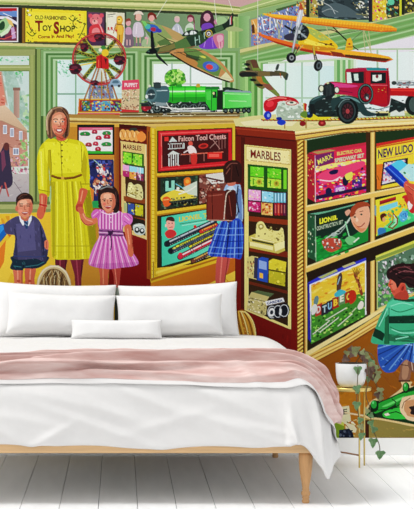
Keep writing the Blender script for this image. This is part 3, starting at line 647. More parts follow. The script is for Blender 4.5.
ps('349a34', '176 87 177.4 84.4 181 84.4 182 87'); ps('c8a040', '196 87 197 84 199.4 84 200 87')
own('locomotive/smokebox')
ps('4a6a70', '147.6 88.4 156 86.6 168 87 168 101.6 156 102 147.4 101'); e('5d7c80', 151.4, 94.4, 5.6, 7); e('34484e', 151.2, 94.4, 4, 5.2); l('9cb4b4', .9, '148 94.4 154.6 94.4'); e('c8d4d0', 151.2, 94.4, .9); ps('39484a', '154 88 154.4 82.8 160 82.8 160.6 88'); l('28363a', 1.2, '153.6 83 160.6 83'); l('aac4c8', 1, '157 90.8 167 90.4'); e('d8e4dc', 146.6, 96.6, 1.4, 2); e('d8d4c0', 149.6, 86, 1.3); l('7c9a98', 1, '142 101 148 99.6 152 104'); l('3c4a4c', 1, '140 103.4 148 103 150 106')
own('locomotive/cab')
p('3cbf3e', '205 90 208 86.8 218 87 217.4 110 211 110.6 206 103'); p('29803a', '205.6 86.8 219 86.4 220 89.4 205 89.6'); p('1a4a2a', '212.4 91.6 216.6 91.6 216.4 98 212.4 98'); p('58cf56', '206 92 211 90.6 211 100 207 100'); l('1f6a2c', .7, '211.4 90 211.4 110'); e('e8d49c', 213.6, 93.4, 1, 1.4); p('1c3020', '217 90 223.4 90 223.4 110 216.6 110')
own('locomotive/tender')
p('58d054', '223 91 251.4 92 251.4 108 223 109.6', ('7ade78', 223, 0, 251, 0)); p('20382c', '222.6 87.6 228 87 236 88.6 246 91.4 251.8 92.4 222.8 92'); p('9ae894', '224.4 93 249.6 94 249.6 95 224.4 94.2'); l('2f9a3a', .7, '223.4 108.6 251.4 107'); l('94e48c', .8, '224 95 224 107'); l('c8f0bc', 1, '229 100.8 246 101.4', a=.6); p('8ca0a4', '226 90 250 91 251.6 93 224 92')
for x in (225.6, 231.6, 238, 244, 248.6):
    e('1a2424', x, 110.6, 2.5, 2.6); e('5a6a68', x, 110.6, 1.1)
l('1c2c24', 1, '222 109.4 251 108')

# ============ right-hand counter unit ============
own('shelf_unit')
p('d8cf90', '233 119 252 116 284 113.6 340 112 450 110 450 124 345 124 294 131 236 127'); p('e8e0b0', '240 122 262 119 300 119 292 126 244 125.6'); p('9db06c', '330 115 400 113 450 112 450 119 390 121 340 121'); p('e4d49a', '300 121.4 345 118.8 450 117 450 121 345 123.6 300 128')
dabs('300 117 450 112 450 122 300 128', 'c8bc74 eee0b0 a8b070 d8c488', 60, 1, 3.4, 4, -3, 6, 63, .6)
own('shelf_unit/end_panel')
p('6c2012', '235 126 294.6 131 297 132 297 362 290 368 241 350 235 300', ('7a140c', 240, 130, 240, 360)); p('8a3018', '235.4 126.6 296 131.4 296 140 238 134.6'); l('4a140c', 1, '236 135.4 296 141'); l('a8482c', .8, '235.4 128.6 296 133.6'); p('54180e', '241 137 245 137.4 245 310 241 308'); p('74120c', '246 311 291 330 291 372 240 350'); dabs('243 318 292 334 292 368 243 350', '8c1a10 5e0e0a 7c140e', 40, 1, 4, 4, 90, 8, 64, .5)
dabs('292 142 296 142 296 360 292 360', '8a2010 6a180e', 20, 1, 3, 3, 90, 8, 65, .6)
own('shelf_unit/marbles_display')
p('e8d684', '244.4 144.6 291 149.6 291 329.4 287 328 244.4 310'); p('efe2a0', '246 146 290 150.8 290 165 246 160.6'); l('b89848', .7, '246 146 290 150.8 290 164.6 246 160 246 146')
dabs('246 146 290 150 290 166 246 161', 'd8c068 c8a850 f2e8b0', 50, .4, 1.1, 2, 0, 90, 66)
t('MARBLES', '7a2418', '250.6 149.4 280.6 152.6 280.6 161.4 250.6 157.8', .02)
p('3a2410', '248.6 164.6 288 168 288 326 248.6 309')
p('1f5a1c', '247.6 164 286 167.6 287.6 170 287.4 191.4 285 192 247.8 188.4')
for x, y in ((250.2, 166.4), (267.4, 168)):
    p('6fd42c', [(x, y), (x + 13.6, y + 1.2), (x + 13.6, y + 11), (x, y + 9.6)]); p('b4e04c', [(x, y + 10.4), (x + 13.6, y + 11.8), (x + 13.6, y + 20.6), (x, y + 19.4)])
    dabs([(x, y), (x + 13.6, y + 1.2), (x + 13.6, y + 20.6), (x, y + 19.4)], '3c9a20 a8f060 58b828 88d83c d8ec6c', 50, .5, 1.3, 2, 5, 30, int(x)); e('b8a83c', x + 9, y + 15.6, 2.6, 2.8); e('7a7a20', x + 9, y + 15.4, 1.2, 1.4); l('3c8a20', 1, [(x + 3, y + 12.6), (x + 3, y + 18)])
r('7ad434', 283.4, 170, 286.4, 189)
p('4a2030', '247.6 188.6 286.6 193.4 286.6 216 247.6 211.6')
for q_, c_ in (('248.4 189.4 260.8 190.6 260.8 201 248.4 200', 'eaa8d4'), ('262 191 273.4 192.4 273.4 202.6 262 201.4', '96d4ec'), ('248.4 201.2 260.4 202.4 260.4 212.4 248.4 211', 'c02c70'), ('261.6 202.6 272.6 203.6 272.6 215.6 261.6 214.6', 'e8b064')):
    p(c_, q_)
dabs('249 190 260 191 260 200 249 199', 'f4d0e8 e078b8 f0e0a8', 16, .5, 1.1); dabs('262 192 273 193 273 202 262 201', 'd4f0f8 5cb8d8', 12, .5, 1.1); dabs('249 202 260 203 260 211 249 210', 'e878b0 8a1a50 f0c8e0', 20, .5, 1.1); dabs('262 203 272 204 272 214 262 213', 'c85820 f0d8a0 a83c1c', 24, .5, 1.2)
for i in range(4):
    x = 274.4 + i * 3; p('7cc4e4', [(x, 192.8), (x + 2.3, 193), (x + 2.3, 202.8), (x, 202.4)]); p(['a81c38', 'c83c30', '8a1830', '6a1c44'][i], [(x, 203.2), (x + 2.3, 203.4), (x + 2.3, 215.6), (x, 215.2)]); l('e8f4f8', .5, [(x + 1, 194), (x + 1, 201)]); l('e8b090', .5, [(x + 1, 205), (x + 1, 213)])
p('8a3a18', '248.6 216 288 220 288 225 248.6 221'); p('7a2c14', '248.6 245.4 288 252 288 257.6 248.6 251'); p('6a2c14', '248.6 281 288 291 288 294 248.6 284')
own('toy_sofa_box')
p('c8b85c', '248.6 236.4 255.4 233.6 284 239 285 250.6 278 253.6 249.6 247.6'); ps('e6dc8c', '256 233 256.6 224.4 259.6 221.4 263 222 265.4 225.6 268 229 278 231 281.4 227.6 283.4 231 283 243 268 240 256 238'); dabs('257 223 283 230 283 242 257 237', 'b8a858 f2ecb0 d8cc78 8a7c3c', 50, .5, 1.3, 1.3, 0, 60, 67); e('a89a50', 261, 226.6, 2.8, 2.8); e('f0e8a8', 261, 226.4, 1.4); p('4a4c28', '252 239 273.4 243.6 273.4 245.4 252 241'); p('ece4a0', '250 241.6 273 246.6 273 250.4 250 245.6'); p('f0e8a4', '274 244 284.6 241 284.6 247.6 275 251.6'); l('f4eeb8', .8, '251 237.6 274 242.4')
own('small_toy_boxes')
for q_, c_ in (('246.8 257.6 252 255.8 258 257 256.6 279.6 246.8 277.4', 'cdbf7c'), ('257.4 259 262 257 268.4 258.4 267.6 282.6 257 280', '2c56b0'), ('268.8 261 273 258.6 286.4 262 285.4 272 268.8 269', 'dacb3c'), ('268.8 270 285.4 273 285 286.4 268.8 282.6', 'b8b02c')):
    p(c_, q_)
dabs('247.6 260 254.4 260 253.6 277 247.6 276', 'a85040 e8e0b0 6a5030 c8b068', 30, .5, 1.2, 2, 90, 20, 68); p('8fa8e0', '259 260 266.6 262 266.4 270 259 268.4'); p('e8b44c', '259.6 272.6 263 273.4 263 278.6 259.6 277.8'); l('1c3470', .8, '257.4 259 257 280'); dabs('269 261 286 264 285 285 269 282', 'ecdc58 8a8420 c8b834', 24, .6, 1.4); l('6a6418', .8, '269 270.2 285.6 273.2'); p('3c3a54', '254.4 257 258 258 257 279 253.6 278')
own('marble_carton')
p('c2b67a', '248.6 296.6 251.6 292 270 296 267.4 299.6 266 314.4 262 316.6 246.6 309.6'); p('5a6a48', '252 292 258 290.4 274 293.6 270 297'); dabs('248.6 296.6 267 299.6 264 315 247 309', 'e8deb0 8a8050 d8cc90 6a6440 f2ecc8', 70, .5, 1.4, 1.3, 0, 60, 69); l('7a7040', .8, '249 298 266 301.6')
own('tape_rolls')
for x, y in ((272, 312), (278, 311.4), (284, 310.6)):
    e('171c26', x, y, 5.6, 7.6, 12); l('c8d0dc', .7, [(x + 4.4 * math.cos(i * .57), y + 6 * math.sin(i * .57)) for i in range(12)])
e('e4e8ea', 271.6, 312.4, 3.2, 4.4, 12); e('232a38', 271.6, 312.4, 1.6, 2.2, 12); e('dfe4e8', 280.4, 312, 1.2, 3.6, 8); p('e6e8ea', '265 301.4 283 297.6 284.6 301.6 266.4 305.6'); t('CARDEX', '2a3c7a', '266.6 302.2 282.4 298.9 283.2 301.2 267 304.6', .04)
# twisted rope column
own('shelf_unit/rope_column')
p('b07a28', '296.6 140 304 139.4 304.4 361 297 364'); l('7a2c10', 1, '296.6 140 297 362')
for i in range(58):
    y = 140 + i * 3.9; l('f0cc68', 1.6, [(298.2, y + 3.4), (302.4, y)]); l('6e3c14', .8, [(298, y + 5.4), (302.6, y + 2)])
own('shelf_unit')
p('e8c878', '295 131 345 124.6 450 118 450 134 345 132.6 296 141'); p('f4e2a4', '295 131.6 345 125.4 450 119.6 450 121.6 345 127.6 295 133.8'); p('8a5a24', '295 135 345 128.4 450 122.6 450 124 345 129.8 295 136.4'); p('8a5a24', '296 139.6 345 132 450 126 450 127 345 133.2 296 141'); p('e0b85c', '296 137 345 129.8 450 124 450 125.6 345 131.6 296 139.4')
p('2a2414', '303 141 345 133.4 450 127 450 290 303 362'); p('20381c', '306 140.6 345 134 368 132.4 368 150 306 158'); p('223c1e', '375 131.6 450 127 450 146 375 150')
l('b07a2c', 1.6, '304.6 141 305 360'); l('ecca74', 1.7, '306 141 306.4 358')
p('4a2c14', '366 133 371 132.6 371 320 366 322'); p('eccb7c', '370.6 132.4 375 132 375 312 370.6 318'); l('a87830', .7, '374.6 132 374.6 312'); l('a87830', .6, '371 132 371 312')
# shelves
p('e6bd66', '306 205.6 369 192.6 450 177 450 183.4 369 198.4 306 211.4'); p('f4d894', '306 205.6 369 192.6 450 177 450 178.4 369 194.2 306 207.4')
p('e6bd66', '306 266.4 369 242.4 450 213 450 220 369 248.6 306 272.6'); p('f4d894', '306 266.4 369 242.4 450 213 450 214.6 369 244.2 306 268.4')
p('2a1c10', '306 272.6 369 248.6 450 219 450 234 369 262 308 284')
# lower boards
p('9a6016', '297 362 345 340 378 318 450 270 450 438 290 438', ('90560f', 300, 380, 420, 380))
p('e8c068', '297 361 306 356 345 336.4 369 320.6 414 292 450 270 450 280 414 303 380 324 345 345.6 297 371'); p('f4dc98', '306 352 369 315.4 450 262 450 267 369 320 306 357'); l('a87028', .9, '300 361.6 345 339.6 378 319 450 272'); l('a87028', .8, '298 367 345 343.4 380 322'); l('f0d890', .8, '299 364.6 345 341.6 378 321 450 275.6'); l('7a4418', 1, '297 371.4 345 346.6 382 324')
p('885010', '297 372 345 347.4 380 326 378 420 300 420', ('985c10', 300, 400, 360, 340)); dabs('300 374 345 350 376 330 376 420 305 420', '80480c a86818 94580f 9c6014', 60, 1, 4, 4, -28, 8, 70, .4)

own('car_kit_box')
p('c03048', '308 153.4 316 150.4 366 142.4 366 145.4 316 155.4'); p('b0905c', '312 152 330 149.4 336 150.4 318 154'); p('a82438', '307.4 154 314.6 155.4 315.2 202.4 307.6 198')
dabs('307.4 154 314.6 155.4 315.2 202.4 307.6 198', 'd8583c e0b048 8a2030 c83c44 e8c878', 30, .6, 1.5, 1.5, 80, 30, 71)
P_ = '314.6 155.4 366 145 366 192.6 315.2 202.4'
p('d82c54', P_); clip(P_)
p('7a2c68', '314 154 334 150 334 162 315 168'); t('MARX', 'e8e068', '317 160 331.6 153.4 333 157.8 318.4 165', .02)
t('ELECTRIC CAR', 'dcc070', '337 152 362 148.4 362 152 337 155.6', .05); t('SPEEDWAY SET', 'c8ccac', '334.6 158.6 364 153.2 364 157.2 334.6 162.8', .05)
p('ece080', '314.6 168 332 163.4 366 159 366 162.4 336 167 316 172'); dabs('316 166 366 158 366 194 316 202', 'e8d458 d83878 6a2c80 e8e8e0 2c2050 b03c9c e06cb0 f0b040', 230, .6, 2, 2, -15, 30, 72)
ps('e84c78', '318 176 328 170 340 167 362 161 364 166 350 173 340 178 330 182 322 184'); l('f8d0dc', 1.2, '320 180 332 181 340 177', 1); ps('20184c', '329 172 334 169.6 338 170 337 173.4 331 174.6'); e('20204c', 328.6, 191.4, 3.2, 3.8); e('1a1c40', 345.4, 181, 3, 5); p('5a2878', '352 180 362 178 362 190 352 192'); e('a83cb0', 340, 190, 6, 5); t('SPEED', 'f0d8ec', '335.6 188 344.6 186.4 344.6 190.4 335.6 192', .04); ps('e0dc64', '345 175 352 172 352 178 347 180'); dabs('352 178 362 177 362 190 352 191', 'e8e4f0 d858a8 f0c850 3c3ca0', 26, .5, 1.2); p('2c1c48', '315 196 366 186 366 189 315 200')
clip(); l('f4c8d8', .7, '315 155.6 315.4 202')
own('construction_set_box')
p('6aa888', '308.4 214 330 210.4 368 200.4 368 203 318 214.6'); p('2a5a3c', '307.6 214 315 215.6 316 261 308 257'); dabs('307.6 214 315 215.6 316 261 308 257', '7ab88c 2a4a30 3c7a50 c8d8b0', 24, .6, 1.5, 2, 90, 20, 73)
P_ = '315 215.6 368.4 201.6 368.4 240.6 316 262'
p('173428', P_); clip(P_); p('1d8a3c', '315 240 330 236 346 240 368 226 368 244 316 264'); dabs('315 236 346 232 350 252 316 262', '1f9a40 26b04a 157030 187a34', 60, 1, 3, 2, -20, 20, 74)
t('LIONEL', 'e0e03c', '319.4 218.6 337.6 214.8 337.6 219.2 319.4 224.4', .05); t('CONSTRUCTION SET', 'a8b89c', '316.6 226.6 343 219.8 343 223.6 316.6 230.8', .04)
l('b8ccb8', 1.2, '326 238.4 336 232 344 226 350 218'); l('8fa898', .8, '328 240 340 233 346 226'); e('a8b8b0', 333.6, 234.4, 3, 1.8, -20)
for i in range(7):
    l('c8d8c8', .5, [(335 + i * 2, 233 - i * 1.6), (337.4 + i * 2, 233.4 - i * 2.2)])
ps('b8503c', '322 241 330 238 340 239.6 341 247 332 252 325 249'); dabs('322 240 340 239 341 248 324 250', 'e8e8dc 7a3c2c d87c5c 5a6a5c f0e8d8', 50, .5, 1.3, 1.3, 0, 60, 75)
ps('e8a888', '351 214 358 206 367 205 370 214 368 226 362 232.6 355 228 351.4 221'); ps('a04c2c', '350 216 351 209 357 203 366 202 370 206 364 206.6 357 209.4 353.6 216'); ps('d88c64', '353 222 356 228 361 232 366 228 360 228'); e('3a4a3c', 354.8, 217, 1.1, .8); e('3a4a3c', 361.4, 214.4, 1.2, .9); l('a85040', 1, '357.6 226.6 361 226.4 364.6 223', 1); l('7a3c24', .7, '352.6 215 355.6 213.6'); l('7a3c24', .7, '359.6 211.8 363 211'); ps('f4c8a8', '356.6 217 358.4 220 357 222 355.6 220.6'); l('8fd4a0', 1.2, '345.4 222 349 236 352 244'); ps('78c080', '345 240 350 236 356 239 350 245'); l('d8e8d0', 1.4, '354 242 358.6 238'); ps('d8a088', '345 212 349 209.4 350.4 212 347 216')
clip(); l('a8d0a8', .6, '315.2 215.8 316 261.6')
own('jigsaw_box')
p('3a40c0', '308 282.6 320 276 366 257.6 366 261.6 312 284.6'); p('a8b070', '318 277.4 336 269.4 338 271 322 278.6'); p('b8b484', '342 266.4 354 261.6 356 263.4 344 268'); p('2c2c98', '307.6 283 310.4 284 311.4 343 308 339'); p('e4e8f0', '309.4 284.6 366 260.4 366.4 314.4 311 343.6')
P_ = '311 286 365 262.6 365 313.4 312.4 341'
p('e2b42c', P_, ('e8c84c', 330, 262, 340, 300)); clip(P_)
dabs('311 285 365 262 365 296 312 306', 'f0d040 d88c28 e8a834 c86a24 f4dc70 e8c040', 150, 1, 3.4, 3, -20, 14, 76, .8)
p('4a8a34', '311 312 322 306 338 306 352 296 365 292 365 316 311 344'); dabs('311 308 338 306 352 297 365 292 365 316 311 343', '3c8a2c 6cc444 255a20 8ad858 2f6a28 b0d870 1c4018', 240, .5, 1.8, 1.6, -20, 40, 77)
for a_, b_ in (((313, 334), (328, 322)), ((320, 332), (338, 318)), ((326, 320), (346, 308)), ((338, 326), (352, 314))):
    l('dce4c8', .9, [a_, b_]); 
dabs('313 330 340 312 346 312 318 338', 'e8ecd8 a8c890 ccd8b4', 26, .4, 1, 2, -30, 30, 78)
for i, (x, y, c_, ch, cc) in enumerate(((318.6, 309.6, 'b03c34', 'D', 'd8c8c0'), (324.6, 309, '2a3038', 'T', 'a8c8d0'), (329.8, 306, '2c2c40', 'U', '88b8d8'), (335.6, 302.4, 'a02c24', 'B', 'f0c040'), (341.8, 298.4, '6a8a60', 'E', 'e0e4c8'), (348.4, 296.6, 'a0341c', 'O', 'e8c050'))):
    p(c_, [(x - 3.4, y - 4), (x + 3.6, y - 7), (x + 3.6, y + 4.4), (x - 3.4, y + 7.2)]); t(ch, cc, [(x - 2, y - 2.8), (x + 2, y - 4.4), (x + 2, y + 2.6), (x - 2, y + 4.2)], .05)
ps('b8341c', '349 293 353 290 356 293 355.6 300 350 304'); ps('5a4038', '336.6 290 337.6 277 340.6 272.6 342.4 277 341 288 340 293'); l('8fb0c0', 1, '337.6 284 340 277'); ps('4ab0c0', '334.4 294 340 289.6 346 291.6 342 295 336 297'); l('8a4428', 3, '355 275 359 284 361.6 294'); dabs('353 270 359 270 364 294 357 292', 'a86030 6a3820 d88c50 8a6a34', 40, .5, 1.3, 1.5, 60, 30, 79)
for k in range(6):
    l('8a6428', .7, [(356.6, 276), (352.6 + k * 1.8, 267 + abs(k - 2.5))])
ps('e8e0d0', '357.6 306 361 301 363.6 303 362.6 308 358.6 309.4'); l('c8d8a8', 1, '356 308 352 312'); ps('6a8a8c', '313.6 303 315 297 318 296 318.6 300 316.6 305'); ps('d8dcd8', '311.6 308 314.6 304 317 306 316 312 312 315')
clip()
own('ludo_box')
P_ = '376.4 146.6 450 132.6 450 178 376.8 190.4'
p('c8302c', '376.4 143.6 414 137 450 132 450 140 376.4 148'); p('ecd040', P_); p('e07828', '376.4 164.6 384 163.6 392 172 380 189.6 376.8 190'); dabs(P_, 'f4e058 e8c030 f0d84c', 40, 1, 3, 2, -8, 10, 80, .5); l('c86420', 1.4, '376.6 147.4 450 134.4')
t('NEW LUDO', '4a1a5c', '378 149.6 413 143.6 413 152 378 158.8', .03); l('b85068', .5, '379 160 413 153.6')
p('24242c', '383.2 162 408 157.8 407.6 165 400 182 380.4 186'); p('dcd4dc', '384.6 163 406 159.4 400 180 382 184.4'); dabs('384.6 163 406 159.4 400 180 382 184.4', '7a3c8c d06ca0 e8e4ec 4a4a9c e0a0b0 c83c54 8a90c8', 90, .6, 1.7, 1.4, 0, 60, 81); l('8a5a1c', .8, '377.4 176 379 180'); p('6cbc74', '409 166 416 162 450 158 450 172 410 174'); l('8a4a20', .9, '377 189.6 384 188.8 404 185')
own('board_game_box')
P_ = '375.4 200 398 194.4 450 180 450 207 376 236.4'
p('d8c838', P_); clip(P_); p('e2da3c', '376 200 450 180 450 208 376 210'); p('e8d034', '376 206 450 188 450 196 386 222 376 226'); p('46c878', '378 232 390 222 408 208 450 198 450 210 376 240'); dabs('386 210 414 200 414 222 384 234', '4cd084 2fae68 8ae0a0 38bc74', 60, .8, 2.4, 1.5, 0, 60, 82); p('b02434', '379.4 201 396 196.4 396 200 379.4 205'); p('8a1c28', '379.4 202.8 396 198.2 396 199.8 379.4 204.6'); p('7cd0e0', '379.8 206.6 397.4 201.6 397.4 206.4 379.8 212.4')
ps('5a2418', '380 216 382.6 213.4 386 214 385.6 218.6 382 221.6'); e('e0a070', 383.8, 219.6, 1.6, 2.4); ps('3c80b8', '377.6 230 380 227.6 385 228.6 385.4 233 379 235.4'); l('8a2c24', 1.2, '388.6 227 392.4 228.6 397 224 397.6 218.6 393 213.4 393 221.6 388.6 226.6'); l('c8e8d0', .8, '393.6 215 396 219 396 223 391.6 226.6'); dabs('384 216 392 212 392 216 386 221', 'e87830 f0b040 e8d844', 16, .5, 1.2); ps('5aa8d8', '399 215 402.6 211 407.4 212 407.6 218 403 222 400 220'); dabs('399 213 408 211 408 219 400 221', '3c78c0 a8dcf0 6cb8e0', 16, .5, 1.2); ps('c03030', '402 197 408 194.4 414 196 420 204 414 213 409 211 406 203'); ps('f0e4dc', '407.6 203 411 200 412.4 206 409 210'); dabs('398 198 404 196 406 206 400 208', 'e8c040 e09030 c84830', 14, .5, 1.2)
clip(); p('7a9aa8', '374.4 205 376.2 206 376.2 216 374.6 215'); p('8a3428', '374.4 216 376.2 217 376.2 234 374.6 233'); l('3c3010', .8, '376 236.6 414 221.6')
own('animal_puzzle_box')
p('d0d058', '375.6 256 398 247 450 226 450 236 376 262'); l('f0ec80', 1, '377 257.4 450 231.6'); p('8a9c4c', '375.4 258 450 230 450 234 376 261')
P_ = '376.6 262 450 233 450 278 376.8 309.6'
p('5c7a64', P_); dabs(P_, '3c5c44 8aa894 c8d4c8 d8e4dc 2c4434 a890a0 6a8c70 789c84 b8ccc0 50684c', 330, .8, 2.6, 1.4, 60, 60, 83); dabs('377 285 398 272 398 298 377 309', '4a8c44 6ab458 8ac070 b8a0a8 3c6c38', 60, .8, 2.2, 1.3, 40, 60, 84); l('c8d080', 1, '377 262.6 377.2 309 414 292.6'); dabs('382 262 396 258 392 284 384 290', 'c8bcc8 e4dce4 98889c 7c8c80', 50, .7, 2, 2, 80, 30, 85)
own('shelf_unit'); l('ecca74', 1, '376 311.6 396 300.6')

# ---- racing track, telephone toy, truck on top of the unit
own('toy_track_rail')
l('7a5a24', 2, '262 119.6 300 120.4 345 120 450 116.4'); l('e8c850', 1, '262 119 300 119.8 345 119.4 450 115.8')
for i in range(50):
    x = 262 + i * 3.8; y = 119.4 + (.8 if x < 300 else .8 - (x - 300) * .026); l('a82c1c', .9, [(x, y - .8), (x + 1.4, y + .6)])
for x in (284.6, 306):
    l('a88a50', 1.4, [(x, 120), (x, 128)])
own('toy_truck/cab')
own('toy_telephone')
ps('cfe0d0', '277.6 104 284 101 296 101 303.6 104 305 115 301 119.4 279 119 276 112'); ps('a8b8a4', '278 106 290 109.6 303 108 304.6 116 300 119 279 119'); dabs('278 103 304 103 304 118 278 118', 'dce8dc 9aaa98 b8c8b4 e8efe4', 40, .7, 2, 1.5, 0, 40, 86)
ps('c01c2c', '263.4 106 264.6 101.4 269 98.4 277 96.4 287 96.6 295 98.6 299 103 296.6 104 289 101.6 281.6 101.2 277.4 103 276.4 108 272 112 265.6 111.6'); l('f08078', 1.2, '268 100.4 277 98 286 98.4', 1); l('7a1020', 1, '268 111 274.6 109.6 277.6 103.4', 1); e('e8404c', 270, 104, 4, 3, -20)
e('e8e4cc', 291.6, 103, 6.6, 2.6, 6); l('b03040', .9, [(291.6 + 5.6 * math.cos(i * .52), 103 + 2.2 * math.sin(i * .52)) for i in range(13)]); e('3c5048', 291.6, 102.6, 2, 1); p('c8ac50', '303 103 306 103 306.6 112 303.6 112'); p('b82c2c', '304 103 307 104 306 111 304.4 110')
e('1c3cb4', 267.6, 115.4, 3.8, 4.2); e('88a4e8', 268.4, 115.4, 1.4, 1.8); e('2244bc', 281.4, 122.4, 4.4, 2.8); e('18308c', 279, 118.6, 3, 1.6)
own('toy_racing_car')
ps('e0d030', '308 112 314 110.6 322 111.4 330 114.8 331 118 322 119.6 309 119.6 301 117 302 114'); ps('f4ec64', '314 112.4 322 112.6 328 115.4 318 116'); e('1c2a44', 309.4, 114.6, 3.6, 3.4); e('5a7ca8', 308.6, 113.4, 1.2); ps('6a8a3c', '300 115 303 111.4 307 112 306 118'); e('8a1c24', 302.6, 123.6, 3.2, 2.6); e('8a1c24', 322, 123.4, 4, 3); e('c84c48', 322, 123, 1.6, 1.2)
own('toy_truck/tyre'); e('1a2422', 413, 104.6, 8, 10.6); e('4a5c58', 414, 104.6, 5, 7.4)
own('toy_truck/chassis')
p('23302f', '308 106 316 100 340 97 360 104 366 110 374 113 404 113 406 104 391 98 388 116 362 117 318 117 309 111'); dabs('312 102 404 100 404 116 312 116', '1a2424 3c504e 2c3c3a 5a7270 101818', 90, .7, 2, 2.4, -5, 20, 87); l('6a8480', 1, '362 108 378 109.6 392 106'); p('c0d0c4', '357.6 112 375.6 111.6 376 117 358 117.6'); p('dce4d4', '390.6 112.4 396 110 399 112.4 404 110.4 405 115.6 390 116')
own('toy_truck/bed')
p('b81c22', '389.6 88 450 88 450 97.6 389.6 95.6'); l('ec6a5c', .9, '390 88.4 450 88.4'); p('e03a34', '391 89.6 450 90 450 92 391 91'); p('8c959a', '396.6 81.6 450 82 450 86.4 396.6 85.6'); dabs('396 80 450 80 450 88 390 88', '4a5c58 a8b4b0 6c7c78 d0d8d4 8a3c40', 70, .6, 1.8, 2.4, 0, 20, 88); l('c8d0cc', .7, '396 80.6 450 80.8'); e('3c4844', 394, 83, 2.6, 2)
own('toy_truck/cab')
p('d8e8e4', '349 72 388 71 388 84 350 84'); ps('a41630', '345.4 70.6 350 68.6 368 67.6 386 68.4 388.6 70.6 389.4 104 374 105 352 96 350 84 346 84'); p('a8224a', '345.4 69.4 358 67.8 372 67.6 372 70.4 347 72'); p('2c8a90', '366 67.6 385 68 387.6 70.4 367 70.6'); p('1f2a2c', '349.4 72.4 364 71.6 364 83.4 352 83'); p('cfe6d8', '353.6 74 358 73.6 358.6 80.6 354.4 80.8'); p('e0efe2', '346.6 72.4 350.6 72.2 352 83 347 83'); p('1d2628', '370.4 72 386 72.6 386 83.6 370.8 83.4'); p('e0eedc', '372.4 75 381.4 74.6 381.4 80 376 81.6 372.6 81'); e('7a2030', 377, 76.4, 1.4, 1.8); p('b82430', '364.6 71.6 369.6 71.6 370 84 365 84'); l('6c0f24', .8, '364.8 72 365.4 92'); l('7a1024', .9, '387.4 72 388 104'); l('e4606c', .8, '371 85 387 85.4'); l('7a1024', .8, '370 86 371 104'); p('b01826', '371.4 86 387 86.4 387.4 103.6 374 104'); dabs('375 88 386 88 386 94 375 94', '6a1420 d8b850 8a2030', 14, .4, .8, 2, 0, 20, 89)
own('toy_truck/bonnet')
ps('b01a48', '324 84.6 332 81.6 350 83.4 362 84.6 366 90 358 96 345 95 334 94 326 92'); ps('d84c88', '327 84.6 333 82.8 350 84.6 358 86 350 87.6 334 87'); l('7a1040', .8, '334 90 352 92.6'); p('24292c', '322.6 85.4 330 82 334.4 85 335 95 330 100 323 98'); p('3c4648', '324.6 86.4 330 84.4 332 87 332 95 326 96.6'); hatch([(324.6, 86.4), (332, 85), (332, 96), (325, 97)], '15191c', 0, 0, 0, 1, 5, .5); e('c8cc98', 327.6, 83, 1.4, 1)
own('toy_truck/fender')
ps('2a4444', '308.6 107 310 100.6 316 96.6 324 95 325 98 317 101 313 106 312 111 308.6 111'); ps('5a7e7c', '311 101 316 97.4 322 96 316 99'); ps('2c4646', '331 101 337 97 346 95.4 357 97.6 363 103 368 111 376 113.6 374 116 364 115.6 357 108 351 103 342 101.6 336 106 333 112'); ps('6c9290', '340 97.6 347 96.6 356 99 360 103 352 99.6 344 99')
own('toy_truck/headlamp'); e('39453f', 321, 88.6, 3, 3.8); e('dfe6c4', 321.4, 88.6, 1.9, 2.8); e('39453f', 336.6, 90, 2.8, 3.6); e('dfe8d0', 336.8, 90, 1.9, 2.6)
own('toy_truck/tyre2'); e('141c1c', 347.6, 111, 10.8, 13); e('39494a', 347.2, 111, 8.4, 10.8); e('1a2222', 347.6, 111, 6.8, 9); e('4c2a30', 347.6, 111.2, 5.4, 7.4)
for k in range(10):
    A = k * .63; l('141a1c', .8, [(347.6, 111.2), (347.6 + 5.4 * math.cos(A), 111.2 + 7.4 * math.sin(A))])
e('a8484c', 347.6, 111.2, 1.9, 2.4); l('6c8684', .8, [(347.6 + 9.6 * math.cos(-2.8 + i * .2), 111 + 11.8 * math.sin(-2.8 + i * .2)) for i in range(8)]); p('1c2424', '309 104 314 104 316 114 311 114')
own('toy_truck/spare_wheel'); e('17211f', 365.6, 94, 8, 10.4); l('547470', .9, [(365.6 + 6.8 * math.cos(i * .3), 94 + 9.2 * math.sin(i * .3)) for i in range(22)]); e('8c1428', 365.8, 94, 5.2, 7.4); e('3c4448', 366.6, 96.4, 2.6, 3); e('a8b0b0', 367.2, 98, 1.4, 1.6)
for k in range(8):
    A = k * .785; l('3c0c18', .5, [(365.8, 94.4), (365.8 + 5 * math.cos(A), 94 + 7.2 * math.sin(A))])
# ============ people of the picture ============
own('woman/legs')
ps('6c2434', '55.6 256 67 256 66 268 64 282 63 292 57 292 56.4 276'); ps('7c2a3c', '70.6 256 83 256 83 266 81.6 278 81 290 75.6 290 74.6 276 72 266')
l('a04858', 1.2, '60 258 60.4 286'); l('a04858', 1.2, '76.6 260 78.6 286'); l('4a1828', 1, '66 258 64.6 280'); l('4a1828', 1, '82.4 258 81 276')
own('woman/dress')
P_ = '46.6 139.6 52 138 58 139.6 66 138.6 74 139.6 82 142 87 149 88.6 160 90 176 89.6 184 91.6 200 94.6 225 97.6 253 95 257.4 80 259.4 66 259.6 53 257.6 51.4 240 50.6 212 51.4 190 50 176 48.6 166 50 194 44.6 196 39 193.6 37.4 176 37 160 39.6 148'
p('d3cb22', smooth(pts_of(P_), 4)); clip(P_, 1)
p('e8e23a', '44 142 66 142 84 146 84 172 52 174 46 160'); p('b8ac14', '48 150 51 150 52 196 47 196'); p('b8aa18', '84 150 87 160 86 186 81 170'); p('e9e540', '39 150 44 148 44 190 40 190')
